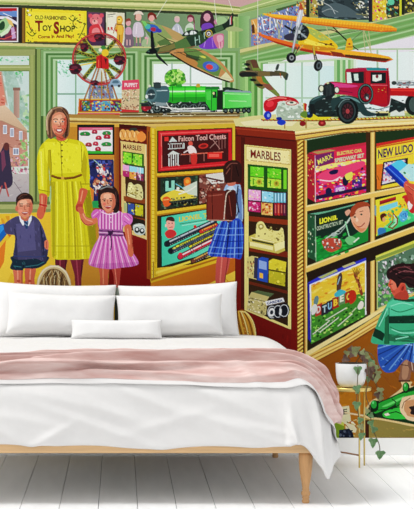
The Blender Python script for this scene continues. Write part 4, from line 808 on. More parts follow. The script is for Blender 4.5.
for x0, x1, c_ in ((54, 53, 'bdb218'), (57, 57, 'f0ec50'), (60.4, 61, 'c8bf1c'), (63.6, 65, 'ece744'), (67, 69, 'b4a814'), (70, 74, 'e8e23c'), (73, 78.4, 'bfb41a'), (75.6, 83, 'f0ec52'), (78, 87, 'c4ba1c'), (80.4, 91.4, 'a89c14'), (58.6, 59, 'd0c820'), (72, 75.6, 'a89c14')):
    l(c_, 1.3, [(x0, 182), ((x0 + x1) / 2 + .4, 215), (x1, 258)], 1)
p('a09414', '84 190 90 190 96.6 240 97.6 256 91 258 88 220'); dabs('52 142 84 142 84 172 52 172', 'f2ee5c c9c01e e2dc34', 40, .8, 2, 2.4, 80, 20, 90, .7)
p('a39a18', '51 182 55 182 55.4 256 52.6 257', a=.7); p('8c8614', '84 200 89 190 95 215 97.6 256 93 258', a=.5)
dabs('52 180 90 180 96 257 53 257', 'f0ec58 b8ac14 d8d028 8f9a18', 70, .6, 1.5, 6, 86, 6, 91, .6); l('a89c18', .9, '52 246 96 246', a=.6); l('a89c18', .7, '52 252 96 252', a=.5)
l('9a8e10', .8, '50 150 51.4 166 50.4 186', 1); l('9a8e10', .8, '60.6 141 62 176'); l('a79b14', .8, '81.4 146 82 172'); l('f4f078', .8, '41 152 42.4 186', 1); l('a09414', .9, '39 189.6 50 192'); l('a09414', .9, '80.6 184 90 184')
clip()
for y in (145, 150.6, 156.6, 163):
    e('5a4a20', 62, y, .8)
l('8a5c1c', 2.4, '52.4 176 58 178 66 178.4 74 177.6 81 175'); l('5c3a14', .7, '52.4 177 66 179.4 81 176'); e('d8a848', 62.6, 178, 1.6, 1.6)
p('d8d020', '56 138.6 60 142.6 62.6 139.6'); p('e6e03c', '62.4 139.6 66 142.6 69 138.8'); l('9a8e10', .6, '56 138.8 60 142.8 62.4 139.8 66 142.8 69 139')
own('woman/arm')
ps('d06a50', '39.6 194 46.8 195 47 203 45.4 212 42 219 37.6 217.6 37 212 39.6 204'); l('e89a7c', 1.3, '42 196 42 206'); l('b8202c', 1.5, '39.6 204.4 46.6 206'); l('a84838', .8, '45.8 197 44.4 212')
own('woman/arm2')
ps('cc6448', '80 188.6 87.4 190 86 197 83.6 203 82.4 209 80 212 76.4 211 75.6 206.6 78 200'); l('e89474', 1.3, '82.6 191 80.6 201'); ps('b84c3c', '76 205 82 204 82.8 209 80 211.6 76.4 210.6'); l('7c3028', .6, '77 207 82 208')
own('woman/neck'); ps('c8644c', '56 132 66 132 66.6 138.8 62.4 141 57 139.4'); l('9c4434', 1, '57 136 62 139 66 136')
own('woman/hair')
ps('755646', '47.4 136.4 46 128 46 119 48.4 111.6 53 107.6 58.4 106.4 64 107.6 68 111.6 69.6 119 69.6 128 68.4 135.4 65 138.6 62 136 54.6 137 51 139')
for q_, c_ in (('48 134 47.6 120 52 110.6', 'b09070'), ('49.8 136.4 49.6 121 54.4 110.4', '5c3a24'), ('51.8 137 51.4 123 56 111.4', 'a07650'), ('68.4 133 68.6 119 64 109.8', '8a6444'), ('66.8 136 67.4 121 62.6 110.4', '4a2e1e'), ('46.8 130 47 117 51.6 109.8', 'cdb294'), ('57 107.2 63 108.4 67.4 114', '56361f'), ('52.6 109.2 58.4 107.4 62 108', 'a88a68'), ('65.4 137 66.2 126 64.6 114', '3c2418')):
    l(c_, 1.1, q_, 1)
own('woman/face')
P_ = '51.8 121.4 52.8 115.4 57.6 112.2 63 113 66.4 118 66.6 125.4 65.4 130.6 62.6 135 59.4 136.8 56 135.2 53 131 51.8 126'
ps('d98e72', P_); clip(P_, 1)
ps('eeaa8a', '54.4 117 61 114.6 62.4 121 58.4 124 53.6 122.6'); ps('bf5f4a', '64 119 67.4 117 67.4 131 62.8 135.4 64 126'); e('e88a72', 55, 127, 2.3, 1.8); e('d86c58', 63.4, 126.8, 1.9, 1.7); ps('c46a52', '55 132.6 59.4 134.4 63.6 132.6 62.4 137 56.4 137'); l('f4c0a4', .9, '59 118 59.2 124')
clip(); l('4c2c20', .75, '53.6 119.6 55.4 118.8 57.6 119.4', 1); l('4c2c20', .75, '60.6 119.3 62.8 118.7 65 119.6', 1); e('f0e6de', 55.8, 121.6, 1.4, .7); e('f0e6de', 62.8, 121.6, 1.4, .7); e('2c2420', 55.9, 121.6, .75); e('2c2420', 62.8, 121.6, .75); l('a85040', .8, '59.6 122 60.8 126 58.2 126.6', 1); ps('a82c34', '55.6 129.2 59.3 128.7 63 129 61.4 132.3 57.4 132.3'); p('f8f0ea', '56.6 129.5 62 129.4 60.8 131.2 57.8 131.2')
l('8a4030', .5, '54.4 128.6 55.2 131'); l('8a4030', .5, '64.4 128.2 63.6 130.8')

own('boy/legs')
ps('d87860', '13.6 268 22.6 268 22.8 276 22 290 15.6 290 14 278'); ps('cc6c54', '25.4 268 35.6 268 34.6 278 34 290 26 290 25.2 280'); l('ec9c80', 1.4, '17.6 270 18 286'); l('ec9c80', 1.4, '30.4 270 29.6 286'); l('a04c3c', .9, '22 271 22 286'); e('b85844', 18.6, 281, 2, 1.2); e('b85844', 29.8, 281, 2, 1.2)
own('boy/shorts')
ps('1d3446', '13 256 46.6 256 47 262 44 265 36.6 268.4 24.4 268.6 22.4 270.4 10.6 269 12 262'); l('3a7078', .9, '14 266 21 267'); l('3a7078', .9, '26 266.6 38 265 44 262'); l('12202c', .8, '24 258 23.6 268'); dabs('13 257 46 257 44 265 24 269 11 268', '2a4c5c 182a3a 33606a', 26, .6, 1.6, 3, 80, 20, 92)
own('boy/sleeve'); p('1c6ab8', '-6 226 4 223.6 7 228 6 234 0 242 -8 244'); p('3c94e0', '-6 228 3 225 4 229 -2 236'); l('0f3c7c', .8, '0 242 6.6 234')
own('boy/sweater')
P_ = '18 216 24 220 31 215.6 38 219 43 228 46.4 238 48.4 246 47 258 44 262 36 258.6 24 259.6 13.6 258 14.6 246 15 236 10.6 234.6 5.6 233 4 226 8 221'
ps('4f4c6e', P_); clip(P_, 1); p('5f5c84', '16 224 34 222 36 250 18 252'); p('3a3a58', '40 226 49 246 48 262 42 262'); p('3c3c5c', '13 236 16 236 18 260 12 260'); dabs(P_, '64628a 45426a 57547c 6c6a94', 90, .8, 2.2, 3, 85, 12, 93, .6); l('2c2c48', .8, '14.6 229 16.6 240'); l('2c2c48', .9, '40.4 226 42.6 240 44 254', 1); l('3c4a78', .9, '14 256 36 257 45 256'); clip()
own('boy/hand'); ps('dc8064', '44.8 241 47.6 240 48.8 244 48 249.4 45 248 44.4 244.6'); l('9c4838', .6, '46.6 242 46.4 248')
own('boy/collar'); p('eaeef4', '19 215.4 22 217.4 25.4 222.6 23 226 20 221'); p('e2e8f0', '31.8 214.6 28 219.4 26.8 223 28.6 226.4 31.6 220'); p('2e4a70', '23.4 218.6 28 218.4 28.4 222 27.6 228.6 25.8 229 23.8 222'); l('7c9cc0', .6, '24.8 220 27.4 222'); l('7c9cc0', .6, '24.8 223.6 27.4 225.6')
own('boy/face')
ps('dc8e74', '16.6 205 17.4 200.6 24 198 31 199.6 32.8 205 32 212 28.4 216.8 24.4 217.8 20 215.6 17.4 211'); e('cc7460', 16.8, 208.6, 1.6, 2.6); clip('16.6 205 17.4 200.6 24 198 31 199.6 32.8 205 32 212 28.4 216.8 24.4 217.8 20 215.6 17.4 211', 1); p('c46e58', '29.6 202 33 203 33 212 29 217 28.6 210'); ps('f0b094', '20 201 26 200 27 204 21 205'); e('ee9880', 20.6, 211, 2, 1.6); clip()
l('4a2418', .7, '19.4 204 22.8 203.8'); l('4a2418', .7, '26.8 203.8 30 204.2'); l('5c2c20', .8, '20 206 22.6 206'); l('5c2c20', .8, '27 206 29.6 206'); l('b0604c', .7, '24.8 206 24.4 209.4 25.8 209.8'); ps('a83c34', '21.6 212.4 25 211.9 28.4 212 26.4 214.4 23.6 214.5'); l('f4e8e4', .6, '22.8 212.7 27.4 212.6'); ps('c0705c', '20.6 216 25 218.4 28.6 216.4 28.4 220 25 221 21.4 219')
own('boy/hair')
ps('3b2420', '16.4 206 16 199 18.6 195 24 192.6 29.6 194 33 198 33.4 205 32 202.6 30.6 199.6 26 199 21 199.8 18 202'); l('6a443a', .8, '18.6 198.4 22 195 27 194.6', 1); l('1c1010', .8, '24 198 28 196 32 199', 1); l('5c3a30', .6, '20 199 23 197')

own('girl/legs')
ps('c8664c', '99 266 109 266 108 276 107.4 288 100.6 288 100 276'); ps('b04a40', '111.6 266 120.4 266 120.2 276 118.6 288 114.6 288 113.6 276'); l('e48c6c', 1.2, '103 269 103.4 284'); l('dc806c', 1, '115 269 116.6 284'); r('8a938a', 114.6, 287.6, 119, 298); l('606a64', .7, '116 288 116 298'); r('3c443c', 114.4, 297.6, 119.2, 345)
own('girl/dress')
P_ = '99 210 106 211 113 209.4 119 211 124 214.6 124 224 122.6 231 124 236 130 248 138.6 262 134 266 122 267.6 108 269 92.6 266.4 88.6 262 93 248 99 237 99.4 230 98 224'
ps('d97cc0', P_); clip(P_, 1)
for i in range(15):
    f = i / 14; l('b4489c' if i % 2 else 'f2c0e4', .9, [(100 + f * 22, 210), (100 + f * 22, 230), (100 + f * 23, 236), (89 + f * 49, 268)])
p('8c3c86', '89 264 139 262 139 270 89 270', a=.25); l('a85098', .8, '98 224 99.4 231'); l('a85098', 1, '123 224 122 232')
clip()
p('a4609c', '99 228.6 123 230 123 236.6 99 236'); l('4a2c58', .9, '99 230.6 123 232'); l('e8b8dc', .8, '99 232.4 123 233.6'); l('4a2c58', .9, '99.4 234.6 123 235.6'); ps('4a2450', '107.6 230 110.6 231.6 113 230 112.6 234 109 234.6'); l('3c2048', 1, '110 233 111.6 243 110.6 250', 1); l('3c2048', .9, '109 233.6 104 239'); e('f4e0ee', 110.8, 217.6, .6); e('f4e0ee', 111, 222, .6); l('f4d0ea', 1, '101.6 212 110 214.6 118.6 212', 1)
own('girl/sleeve'); ps('d46cb8', '91.4 214 95 209.6 100 210.6 99.6 217.4 96.4 220.4 92.4 218.4'); l('f0b4e0', .8, '93 216 98 212'); l('a8489c', .7, '94.4 218.6 99 214')
own('girl/sleeve2'); ps('dc7cc4', '122.6 214 128 213.4 132 216 132.2 222 127 227 122.6 224.4'); l('f4bce6', .9, '124.6 216 129 220'); l('a8489c', .7, '124 221 129.6 225'); l('a8489c', .6, '127 214.4 131.6 219')
own('girl/arm'); ps('d87c5c', '80.4 209.4 84 212 86.4 216.8 92 218.6 96.6 217.6 97.4 221.6 92.6 225 86.4 225.4 82 221.6 79.4 215'); l('f0a484', 1.1, '82.6 213 86 219 92 221.4', 1); l('a84c38', .8, '81 219 86 224.6 93 224', 1); ps('cc6c50', '77.6 207.6 81.6 207 84 210.4 82.4 214 79 213')
own('girl/arm2'); ps('d47456', '124.6 226 130.4 225 132 234 132.6 244 133.4 254 131 257 128 254 127.4 246 125.4 236'); l('f0a080', 1.1, '127.6 229 129.4 244'); l('a04a38', .8, '131.4 230 132.2 248')
own('girl/hair')
ps('33201f', '98 198 98.6 190 103 186 109 185.4 115 187.4 118.4 193 119.6 202 119 210 116 213 112 212 99.4 208 98.4 204'); l('6a4a44', .9, '101 190 106 187 113 188.6', 1); l('190f10', 1, '117 194 118.4 206'); l('5c3c38', .7, '115.6 192 117 202'); l('8a9090', 1, '100.6 189 107 186.6 112 187')
own('girl/face')
ps('e09478', '100.6 197 103 193.4 109 192.6 114 194.6 115.6 201 114.6 207 110 211.6 105.6 211 102 206.6'); clip('100.6 197 103 193.4 109 192.6 114 194.6 115.6 201 114.6 207 110 211.6 105.6 211 102 206.6', 1); p('c8745c', '112 193 117 198 116 208 111 212 112.6 203'); ps('f4b496', '104 194.6 110 194 110.6 198.6 104.6 199'); e('e87c6c', 104.4, 204, 1.7, 1.5); clip()
l('4a2018', .7, '102.6 199.4 105.8 198.8'); l('4a2018', .7, '109.4 198.6 112.8 198.8'); e('30201c', 104.4, 200.8, 1, .7); e('30201c', 111, 200.6, 1, .7); l('b8604c', .7, '107.6 200 107.4 203.4 108.6 203.8'); ps('a83034', '104.6 206.2 108 205.9 111.6 205.6 109.6 208.4 106.6 208.5'); l('f8ece8', .6, '105.6 206.6 110.8 206.3'); ps('d07c64', '104.6 209.6 108 212 113 209.6 112.6 212.4 107 213.6')

own('schoolgirl/legs'); ps('c05a54', '218 255 229.6 255 228.4 268 225 278 224.4 292 216.6 292 215.6 276'); l('dc7c70', 1.4, '222 258 220 282'); l('8c3438', 1, '228 258 224.4 284')
own('schoolgirl/blouse')
ps('9cb8dc', '225.4 186 231 183.4 237 184.6 241 188 242 222.6 222 224 222 200'); p('c4d8ee', '227 188 232 185 236 190 230 194'); p('6c88b8', '238 188 241.4 190 242 220 238 220'); l('26304c', 1.4, '238 186 237 200 239 212', 1); l('5c78a8', .7, '233 222 232 200')
own('schoolgirl/skirt')
P_ = '220 222.6 241.6 220.6 242 256 234 258 222 257 208 254.6 212 240'
ps('2c50b8', P_); clip(P_, 1)
for i in range(9):
    f = i / 8; l(['7ca4e8', '142c7c', '4c7cd8'][i % 3], 1.1, [(221 + f * 20, 221), (208 + f * 35, 258)])
for y in (228, 234.6, 241, 247.6, 253.6):
    l('8cb0f0' if y != 241 else '142c80', 1, [(206, y - 1), (226, y + .6), (244, y)], a=.7)
l('101c5c', .9, '229 222 226 257'); clip()
own('schoolgirl/satchel')
ps('6c2a22', '206.6 193 210 191 228 190.4 234 190 236.4 195 236 216 233 220 228 221 208 220.4 206.4 216'); p('7c3428', '207.6 194 224.6 192.6 225.6 219 208 219.6'); ps('4c1c18', '225 192.6 230 190 235 191.6 236.4 200 236 216 232 220.4 226.6 220.6'); l('dcc0ac', .9, '224 219 225.6 200 227 193.4 230.6 190.6', 1); l('a86050', .8, '208.6 196 222 194.6'); l('c89884', .8, '208 220 232 220.6'); l('3c1410', .7, '212 193 212.6 219'); l('8c4438', .8, '229 196 231.6 216'); l('26304c', 1, '236 194 238 210 236.6 216', 1)
own('schoolgirl/head')
ps('c87460', '227.6 180 235 180 235 185 228 185.6')
ps('3b1c18', '224 178 223 170 225 163.6 230 160.4 237 160.6 241.4 165 242 174 240.6 183 236 182 229 183 225.4 182.6'); l('7a4a40', 1, '226.6 168 231 163.6 237 163.4', 1); l('8c5448', .7, '226 174 230 168'); l('1c0c0c', 1, '236 166 238.6 176'); l('5c2c24', .8, '232 166 231 180')

own('')
# ---- wicker basket rims on the shop floor
own('wicker_basket')
p('cdb88a', '36 292 37.4 279 42 270 50 265 59 265.6 66.4 271 70.6 280 71.6 292')
l('e9dcba', 1.6, '37.5 288 39.5 277 44.5 269.6 52 266.4 60 267.6 66.5 273.5 70 284', 1)
ps('7b6141', '40.5 290 42 278 47 271 53 268.6 60 270.5 65.5 277 67.5 290')
clip('41 290 42.5 278 47 271.5 53 269 60 271 65 277.5 67 290')
rnd = random.Random(5)
for i in range(46):
    x = 40 + i * .62; l(['4b3726', 'b79a68', '8a6d48', 'd9c596', '5c452e'][i % 5], .6, [(x, 290), (x + rnd.uniform(-2, 5), 279), (x + rnd.uniform(-3, 6), 268)])
clip()

# ============ lower right of the picture ============
own('')
p('96601a', '200 300 296 372 300 438 150 438'); 
p('96601a', '378 330 450 330 450 438 330 438 345 380', ('8c5614', 380, 330, 400, 420))
dabs('340 352 450 350 450 420 340 420', '844c12 b87420 cc8830 985a18 7c4610 a86c20', 110, 1, 5, 5, 30, 10, 94, .6)
for a_ in range(8):
    l('8a4410', .6, [(348 + a_ * 13, 350), (372 + a_ * 13, 378), (392 + a_ * 14, 404)], a=.6)
r('c07c1c', 328, 392, 372, 438, ('a06c20', 328, 392, 372, 438)); dabs('328 392 372 392 372 438 328 438', 'd89828 a86c18 c88820 8c6418', 50, 1, 3.4, 2, -30, 30, 95, .5)
own('toy_block')
p('dfd8ac', '333 408 349 405.6 351 421 345.6 424 334 421'); p('7f9a2c', '331 418 344 422.6 345 438 331 438'); p('c4cc5c', '331 418 344 422.6 344 426 331 421'); t('CE', '3c3c34', '336 410.4 347 408.6 347.4 414 336.6 416', .02); dabs('345 422 362 418 362 438 346 438', 'e0d4a0 c8b878 8a8a5c f0e8c4', 34, .8, 2.4, 1.4, 0, 50, 96); p('1c2438', '339 430 352 428 354 438 339 438'); p('dfd8b0', '344 422 354 425 360 434 352 432'); dabs('339 430 353 430 353 438 339 438', '2c3850 141a2c 5a6478', 16, .6, 1.6)
own('shop_bench')
p('a8884c', '366 410 450 428 450 438 354 438 360 418', ('8a7440', 360, 420, 420, 438)); l('e4cca0', 1.6, '345 412.6 366 416 400 422 450 430'); p('7c8a4c', '366 418 450 432 450 436 366 438', a=.35); dabs('368 418 450 430 450 438 368 438', 'b49858 98803c c4a868', 24, 1, 3.4, 5, 6, 5, 97, .6); r('4c2414', 363, 420, 369, 438)
own('toy_crocodile')
P_ = '366 412.4 372 401 384 400 400 392.6 414 386 450 380 450 428 414 424.4 396 421 380 418 368 416.6'
ps('dcc088', '364 413.4 370 402 378 398 383 401 398 391 402 386 401 382 404 380 412 382 413 386 450 378 450 430 414 426.6 396 423 380 420 367 418.4')
p('133a1c', P_); ps('2ea03c', '372 414 378 404 392 398 404 393 450 384 450 392 408 400 396 404 384 410'); ps('3cbc48', '384 412 396 408 404 410 408 418 396 419 384 417'); ps('1f8a30', '396 404 402 400 402 406 398 408'); ps('6cd870', '382 406.6 392 401.6 404 396 400 400 388 406'); ps('2fae40', '404 410 409 406 412 414 450 420 450 424 412 421'); l('0c2412', .9, '378 410 392 409 402 403'); l('0c2412', 1, '386 414 396 411.6 402 414')
ps('e8c8a0', '400 410 401 401 408 396 450 392 450 424 412 421 404 416'); ps('c8946c', '404 409 405 403 410 400 450 397 450 420 412 417 406 413'); ps('2c2020', '411 410 412 406 450 404 450 416 414 415'); l('8a5c3c', .8, '402 408 404 402 410 398')
e('102a16', 374.4, 406, 4.2, 6); e('2ea044', 373.8, 404.4, 2.8, 4); e('6cdc80', 373, 402.6, 1, 1.4); e('102a16', 406, 387.6, 3.6, 5.4); e('2fa040', 405.6, 387, 2.4, 4); e('80e08c', 405, 385.4, .8, 1.4); p('102a16', '364 414 371 410 378 416 370 418'); e('28803a', 367.6, 413.6, 1.4)
l('103018', 1, '392 399 396 402 394 406'); p('e4dccc', '384 414 388 412.6 390 415 386 416')
own('kneeling_boy/shoe'); ps('8a6450', '399 380 400.6 370 400 362 404 358.6 409.6 358.4 412 364 411 372 409 380'); ps('ac846a', '402 378 403 364 407 360 409 366 407 378'); l('5c3c2c', .9, '400.6 364.6 408 365.6 412 363'); l('4c3024', 1.4, '399 381 410 381'); ps('7c5a4c', '410 360 450 352 450 376 416 374'); l('d0b09a', .8, '411 358 412.6 370')
own('kneeling_boy/trousers')
P_ = '380 343 398 340 450 336 450 372 414 363 406 359.6 400 365 394 371.6 385 372 379 364 377.6 352'
ps('2f5cb0', P_); clip(P_, 1)
for i in range(22):
    A = math.radians(-20 + i * 9); l(['7ca8e4', '183878', '4a7cc8', '142c60'][i % 4], 1.3, [(414, 338), (414 - 40 * math.cos(A), 338 + 40 * math.sin(A))], a=.8)
l('86b0f4', 1, '384 346 396 344 412 345', 1); dabs(P_, '6c98dc 1c3c84 94b8ec 2c5cb0', 50, .6, 1.8, 3, 30, 50, 98, .7); clip()
own('kneeling_boy/shirt')
P_ = '386 306 390 300 398 296.6 408 297.4 450 292 450 342 414 343 400 345 382 344.6 372 343 371.4 338 376 326 380 316'
ps('44aa80', P_); clip(P_, 1)
p('5cc89c', '386 304 396 298 414 299 450 296 450 312 388 316'); p('123c2c', '388.6 316.4 414 315.4 450 314 450 322.6 412 323.4 388.6 323.6'); p('123c2c', '374.6 328 381 331 385 334 382.6 341 372.6 336'); p('246e4c', '385 318 389 314 389 344 384 344'); p('1f4c34', '393 297 409 299 450 296 450 300 408 302 394 300')
p('17402c', '389 334 404 336 450 334 450 341 410 342 389 341', a=.55)
for q_ in ('390 327 400 331 414 330', '392 336 404 334 416 338', '391 309 400 312 414 308', '377 327 381 320 385 310', '394 342 404 339 414 341'):
    l('2a8a64', 1.1, q_, 1)
for q_ in ('392 329.4 402 333 414 332.6', '379 326 383 318 387 309', '391 306 402 303 412 305', '396 339 408 336.6'):
    l('8ae4c0', 1.1, q_, 1)
dabs('389 316 450 314 450 323 389 323', '1f4c38 0c2c20 2c5c44', 24, .6, 1.6, 2.4, -20, 20, 99)
clip(); l('1c5c44', .8, '389 308 388.6 326 389 343', 1)
own('kneeling_boy/face')
ps('d0604a', '388.6 283 391 277.6 396 275 403 280 406 288 404 293 398 297 394.6 296.6 391.6 292.4 390.4 288.4 388.2 286'); ps('e07c64', '391 281 396 279 398 286 394 290 391.6 287'); ps('b04838', '394 296 404 290 408 293 408 299 398 299'); e('c85040', 402.6, 288, 2.8, 4.2, 20); e('8c3028', 402.6, 288.4, 1.3, 2.4, 20); l('5c1c1c', .8, '389.8 284.4 392.4 284'); l('9c3c30', .7, '391.4 291.6 394.6 292')
own('kneeling_boy/hair')
ps('2f1a1c', '386.4 275 387.4 270 392 266 400 263.4 412 263.4 450 262 450 290 414 288 408.6 287.6 405.4 283.6 401 283 399 286 397 288 395.4 283 391 279.4 388 279'); l('6c3c40', 1, '390 272 398 267.6 410 267', 1); l('8a5458', .8, '396 274 404 271 414 272', 1); l('4c2428', .9, '400 280 408 277 416 280', 1); l('140a0c', 1, '398 277 410 284 416 286', 1); l('7c4c50', .7, '404 266 412 270', 1)
l('1c1012', 1.2, '392 270 402 275 414 276', 1); l('5c3034', .7, '394 268.6 404 272 414 272.6', 1)
# hand reaching in with a blue book
own('picture_book'); p('1f4cc0', '383.6 168.4 392 163.6 407.6 180.4 404 188 398.6 184.6'); p('1a3494', '383.6 168.4 386 167.6 405 186 404 188 398 184'); l('5c8cf0', .8, '388 167.6 404.6 183'); p('5cc8e8', '391 164.4 397 160.6 401.6 160 409 166 400 172'); p('b4e4e4', '399 171.6 408 164 450 166 450 184 410 181'); dabs('401 171 410 167 450 167 450 180 410 179', '4ca868 8cd4b8 3c8a54 c8ecdc', 34, .7, 2, 1.4, 0, 60, 100)
own('reaching_hand'); ps('d4604c', '404 183.4 408 180.6 413 184 450 188 450 204 417 203 409 197 404.6 190.6'); l('f08c70', 1.2, '406 184.6 412 189 418 192', 1); l('9c3830', .8, '405.6 190 412 195'); l('9c3830', .7, '407.6 186 414 191'); ps('bc4c3c', '406 190 412 196 418 202 450 203 450 210 414 206')

# the second basket rim, between the bed and the counter unit
own('wicker_basket:golden wicker basket in front of the red panel')
ps('b98634', '231 350 234 326 237 312.6 240 310.2 245 311 251 317 255 327 256.6 340 256.6 352 246 356'); clip('231 350 234 326 237 312.6 240 310.2 245 311 251 317 255 327 256.6 340 256.6 352 246 356', 1)
for i in range(9):
    o_ = i * 2.2; l(['f0cc6c', '7c4c14', 'd8a040', 'f8e08c', 'a06820', 'e8b850', '6c4414', 'f0cc74', 'c89438'][i], 1.1, [(256.6 - o_, 354), (255.4 - o_, 338), (251.6 - o_, 322), (245 - o_ * .6, 311.6)], 1)
dabs('242 320 250 324 250 350 242 350', 'c87820 e8b04c 8c5818', 30, .5, 1.2, 2, 70, 20, 101)
clip(); l('f4dc88', 1.1, '240 311.4 246 312.6 251.6 319 255 329 256 344', 1)
# the print's own grain
own(None)
g_ = np.random.default_rng(3).normal(0, 1, (CH // 4, CW // 4, 1)).astype(np.float32).repeat(4, 0).repeat(4, 1)
INK = np.clip(INK * (1 + .006 * g_), 0, 1)
# ============================ the room ============================
import bmesh
from mathutils import Vector, Matrix, noise
C = bpy.context.scene.collection
PPM = 190.0                       # mural units per metre of wall
FOC = 2128.0; CX, CY, CZ = 121.0, 227.0, 1.2; CAM_Y = -11.2


def W(px, py, y):
    """the point at depth y that lies in the direction of a spot of the photograph"""
    d = y - CAM_Y
    return Vector(((px - CX) * d / FOC, y, CZ - (py - CY) * d / FOC))


def mat(name, col, rough=.6, metal=0, spec=.3, noise_amt=0, scale=20, bump=0, stretch=(1, 1, 1), col2=None, sheen=0):
    m = bpy.data.materials.new(name); m.use_nodes = True
    nt = m.node_tree; N = nt.nodes; b = N['Principled BSDF']
    lin = [c / 12.92 if c <= .04045 else ((c + .055) / 1.055) ** 2.4 for c in hx(col)]
    b.inputs['Base Color'].default_value = (*lin, 1)
    b.inputs['Roughness'].default_value = rough; b.inputs['Metallic'].default_value = metal
    b.inputs['Specular IOR Level'].default_value = spec
    if sheen:
        b.inputs['Sheen Weight'].default_value = sheen
    if noise_amt or bump or col2:
        tc = N.new('ShaderNodeTexCoord'); mp = N.new('ShaderNodeMapping'); mp.inputs['Scale'].default_value = stretch
        nz = N.new('ShaderNodeTexNoise'); nz.inputs['Scale'].default_value = scale; nz.inputs['Detail'].default_value = 5
        nt.links.new(tc.outputs['Object'], mp.inputs['Vector']); nt.links.new(mp.outputs['Vector'], nz.inputs['Vector'])
        if noise_amt or col2:
            rp = N.new('ShaderNodeValToRGB')
            l2 = [c / 12.92 if c <= .04045 else ((c + .055) / 1.055) ** 2.4 for c in hx(col2)] if col2 else [c * (1 - noise_amt) for c in lin]
            rp.color_ramp.elements[0].position = .35; rp.color_ramp.elements[1].position = .65
            rp.color_ramp.elements[0].color = (*l2, 1); rp.color_ramp.elements[1].color = (*lin, 1)
            nt.links.new(nz.outputs['Fac'], rp.inputs['Fac']); nt.links.new(rp.outputs['Color'], b.inputs['Base Color'])
        if bump:
            bp = N.new('ShaderNodeBump'); bp.inputs['Strength'].default_value = bump; bp.inputs['Distance'].default_value = .003
            nt.links.new(nz.outputs['Fac'], bp.inputs['Height']); nt.links.new(bp.outputs['Normal'], b.inputs['Normal'])
    return m


M_WALL = mat('wall_paint', 'e8e6e2', .8, bump=.1, scale=60)
M_TRIM = mat('white_gloss_paint', 'eeeeec', .45, noise_amt=.03, scale=8)
M_FLOOR = mat('white_floorboards', 'f4f4f4', .5, spec=.3, noise_amt=.05, scale=3, stretch=(6, .6, 1), bump=.05)
M_GAP = mat('board_gap', '4c4a48', .9)
M_BOARD = mat('headrail_wood', 'd9b384', .55, noise_amt=.12, scale=7, stretch=(1, 14, 14), bump=.1)
M_LEG = mat('turned_leg_wood', 'c99a68', .5, noise_amt=.16, scale=9, stretch=(14, 14, 1), bump=.1)
M_LINEN = mat('white_linen', 'dad8d6', .85, spec=.15, noise_amt=.02, scale=30, bump=.12, sheen=.1)
M_PILLOW = mat('white_cotton', 'e3e2e1', .85, spec=.15, noise_amt=.02, scale=30, bump=.1, sheen=.1)
M_MATTRESS = mat('mattress_ticking', 'e8e6e0', .85, noise_amt=.04, scale=40)
M_THROW = mat('pink_wool', 'dcc6c0', .9, spec=.1, scale=5, stretch=(1, 5, 5), col2='c49f98')
M_POT = mat('pot_glaze', 'e9e9e8', .35, spec=.5, noise_amt=.03, scale=12)
M_SOIL = mat('potting_soil', '2c241c', .95, noise_amt=.4, scale=90, bump=.5)
M_GOLD = mat('brushed_gold', 'e2c878', .32, metal=.85, noise_amt=.06, scale=50)
M_ROD = mat('bronze_rod', '9a7458', .45, metal=.4, noise_amt=.1, scale=30)
M_STEM = mat('vine_stem', '5c5238', .7, noise_amt=.2, scale=60)
M_LEAF = [mat('leaf_green', 'a0c294', .55, scale=40, col2='6f9c68'), mat('leaf_pale', 'c4c79a', .6, scale=40, col2='a0ab76'),
          mat('leaf_brown', 'a08676', .65, scale=40, col2='705048')]
mur = bpy.data.materials.new('printed_wallpaper'); mur.use_nodes = True
_n = mur.node_tree.nodes; _b = _n['Principled BSDF']
_a = _n.new('ShaderNodeVertexColor'); _a.layer_name = 'ink'
mur.node_tree.links.new(_a.outputs['Color'], _b.inputs['Base Color'])
_b.inputs['Roughness'].default_value = .8; _b.inputs['Specular IOR Level'].default_value = .08


def link(name, me, parent=None, mats=(), label=None, cat=None, group=None, kind=None):
    o = bpy.data.objects.new(name, me); C.objects.link(o); o.parent = parent
    for m in mats:
        me.materials.append(m)
    if label: o['label'] = label
    if cat: o['category'] = cat
    if group: o['group'] = group
    if kind: o['kind'] = kind
    return o


def empty(name, loc, label, cat, group=None):
    o = bpy.data.objects.new(name, None); C.objects.link(o); o.location = loc
    o['label'] = label; o['category'] = cat
    if group: o['group'] = group
    return o


def bm_me(bm, name, shade=False):
    me = bpy.data.meshes.new(name); bm.to_mesh(me); bm.free()
    if shade:
        me.polygons.foreach_set('use_smooth', [True] * len(me.polygons))
    return me


def box(bm, x0, x1, y0, y1, z0, z1, bev=0):
    v = [bm.verts.new((x, y, z)) for z in (z0, z1) for y in (y0, y1) for x in (x0, x1)]
    fs = [bm.faces.new([v[i] for i in q]) for q in ((0, 2, 3, 1), (4, 5, 7, 6), (0, 1, 5, 4), (2, 6, 7, 3), (0, 4, 6, 2), (1, 3, 7, 5))]
    if bev:
        bmesh.ops.bevel(bm, geom=list({e_ for f in fs for e_ in f.edges}), offset=bev, segments=2, affect='EDGES', profile=.6)


def lathe(prof, n=40, cx=0, cy=0):
    bm = bmesh.new(); rings = []
    for rr, z in prof:
        rings.append([bm.verts.new((cx + rr * math.cos(2 * math.pi * k / n), cy + rr * math.sin(2 * math.pi * k / n), z)) for k in range(n)])
    for A, B in zip(rings, rings[1:]):
        for k in range(n):
            bm.faces.new((A[k], A[(k + 1) % n], B[(k + 1) % n], B[k]))
    bm.faces.new(rings[0][::-1]); bm.faces.new(rings[-1])
    bmesh.ops.recalc_face_normals(bm, faces=bm.faces[:])
    return bm


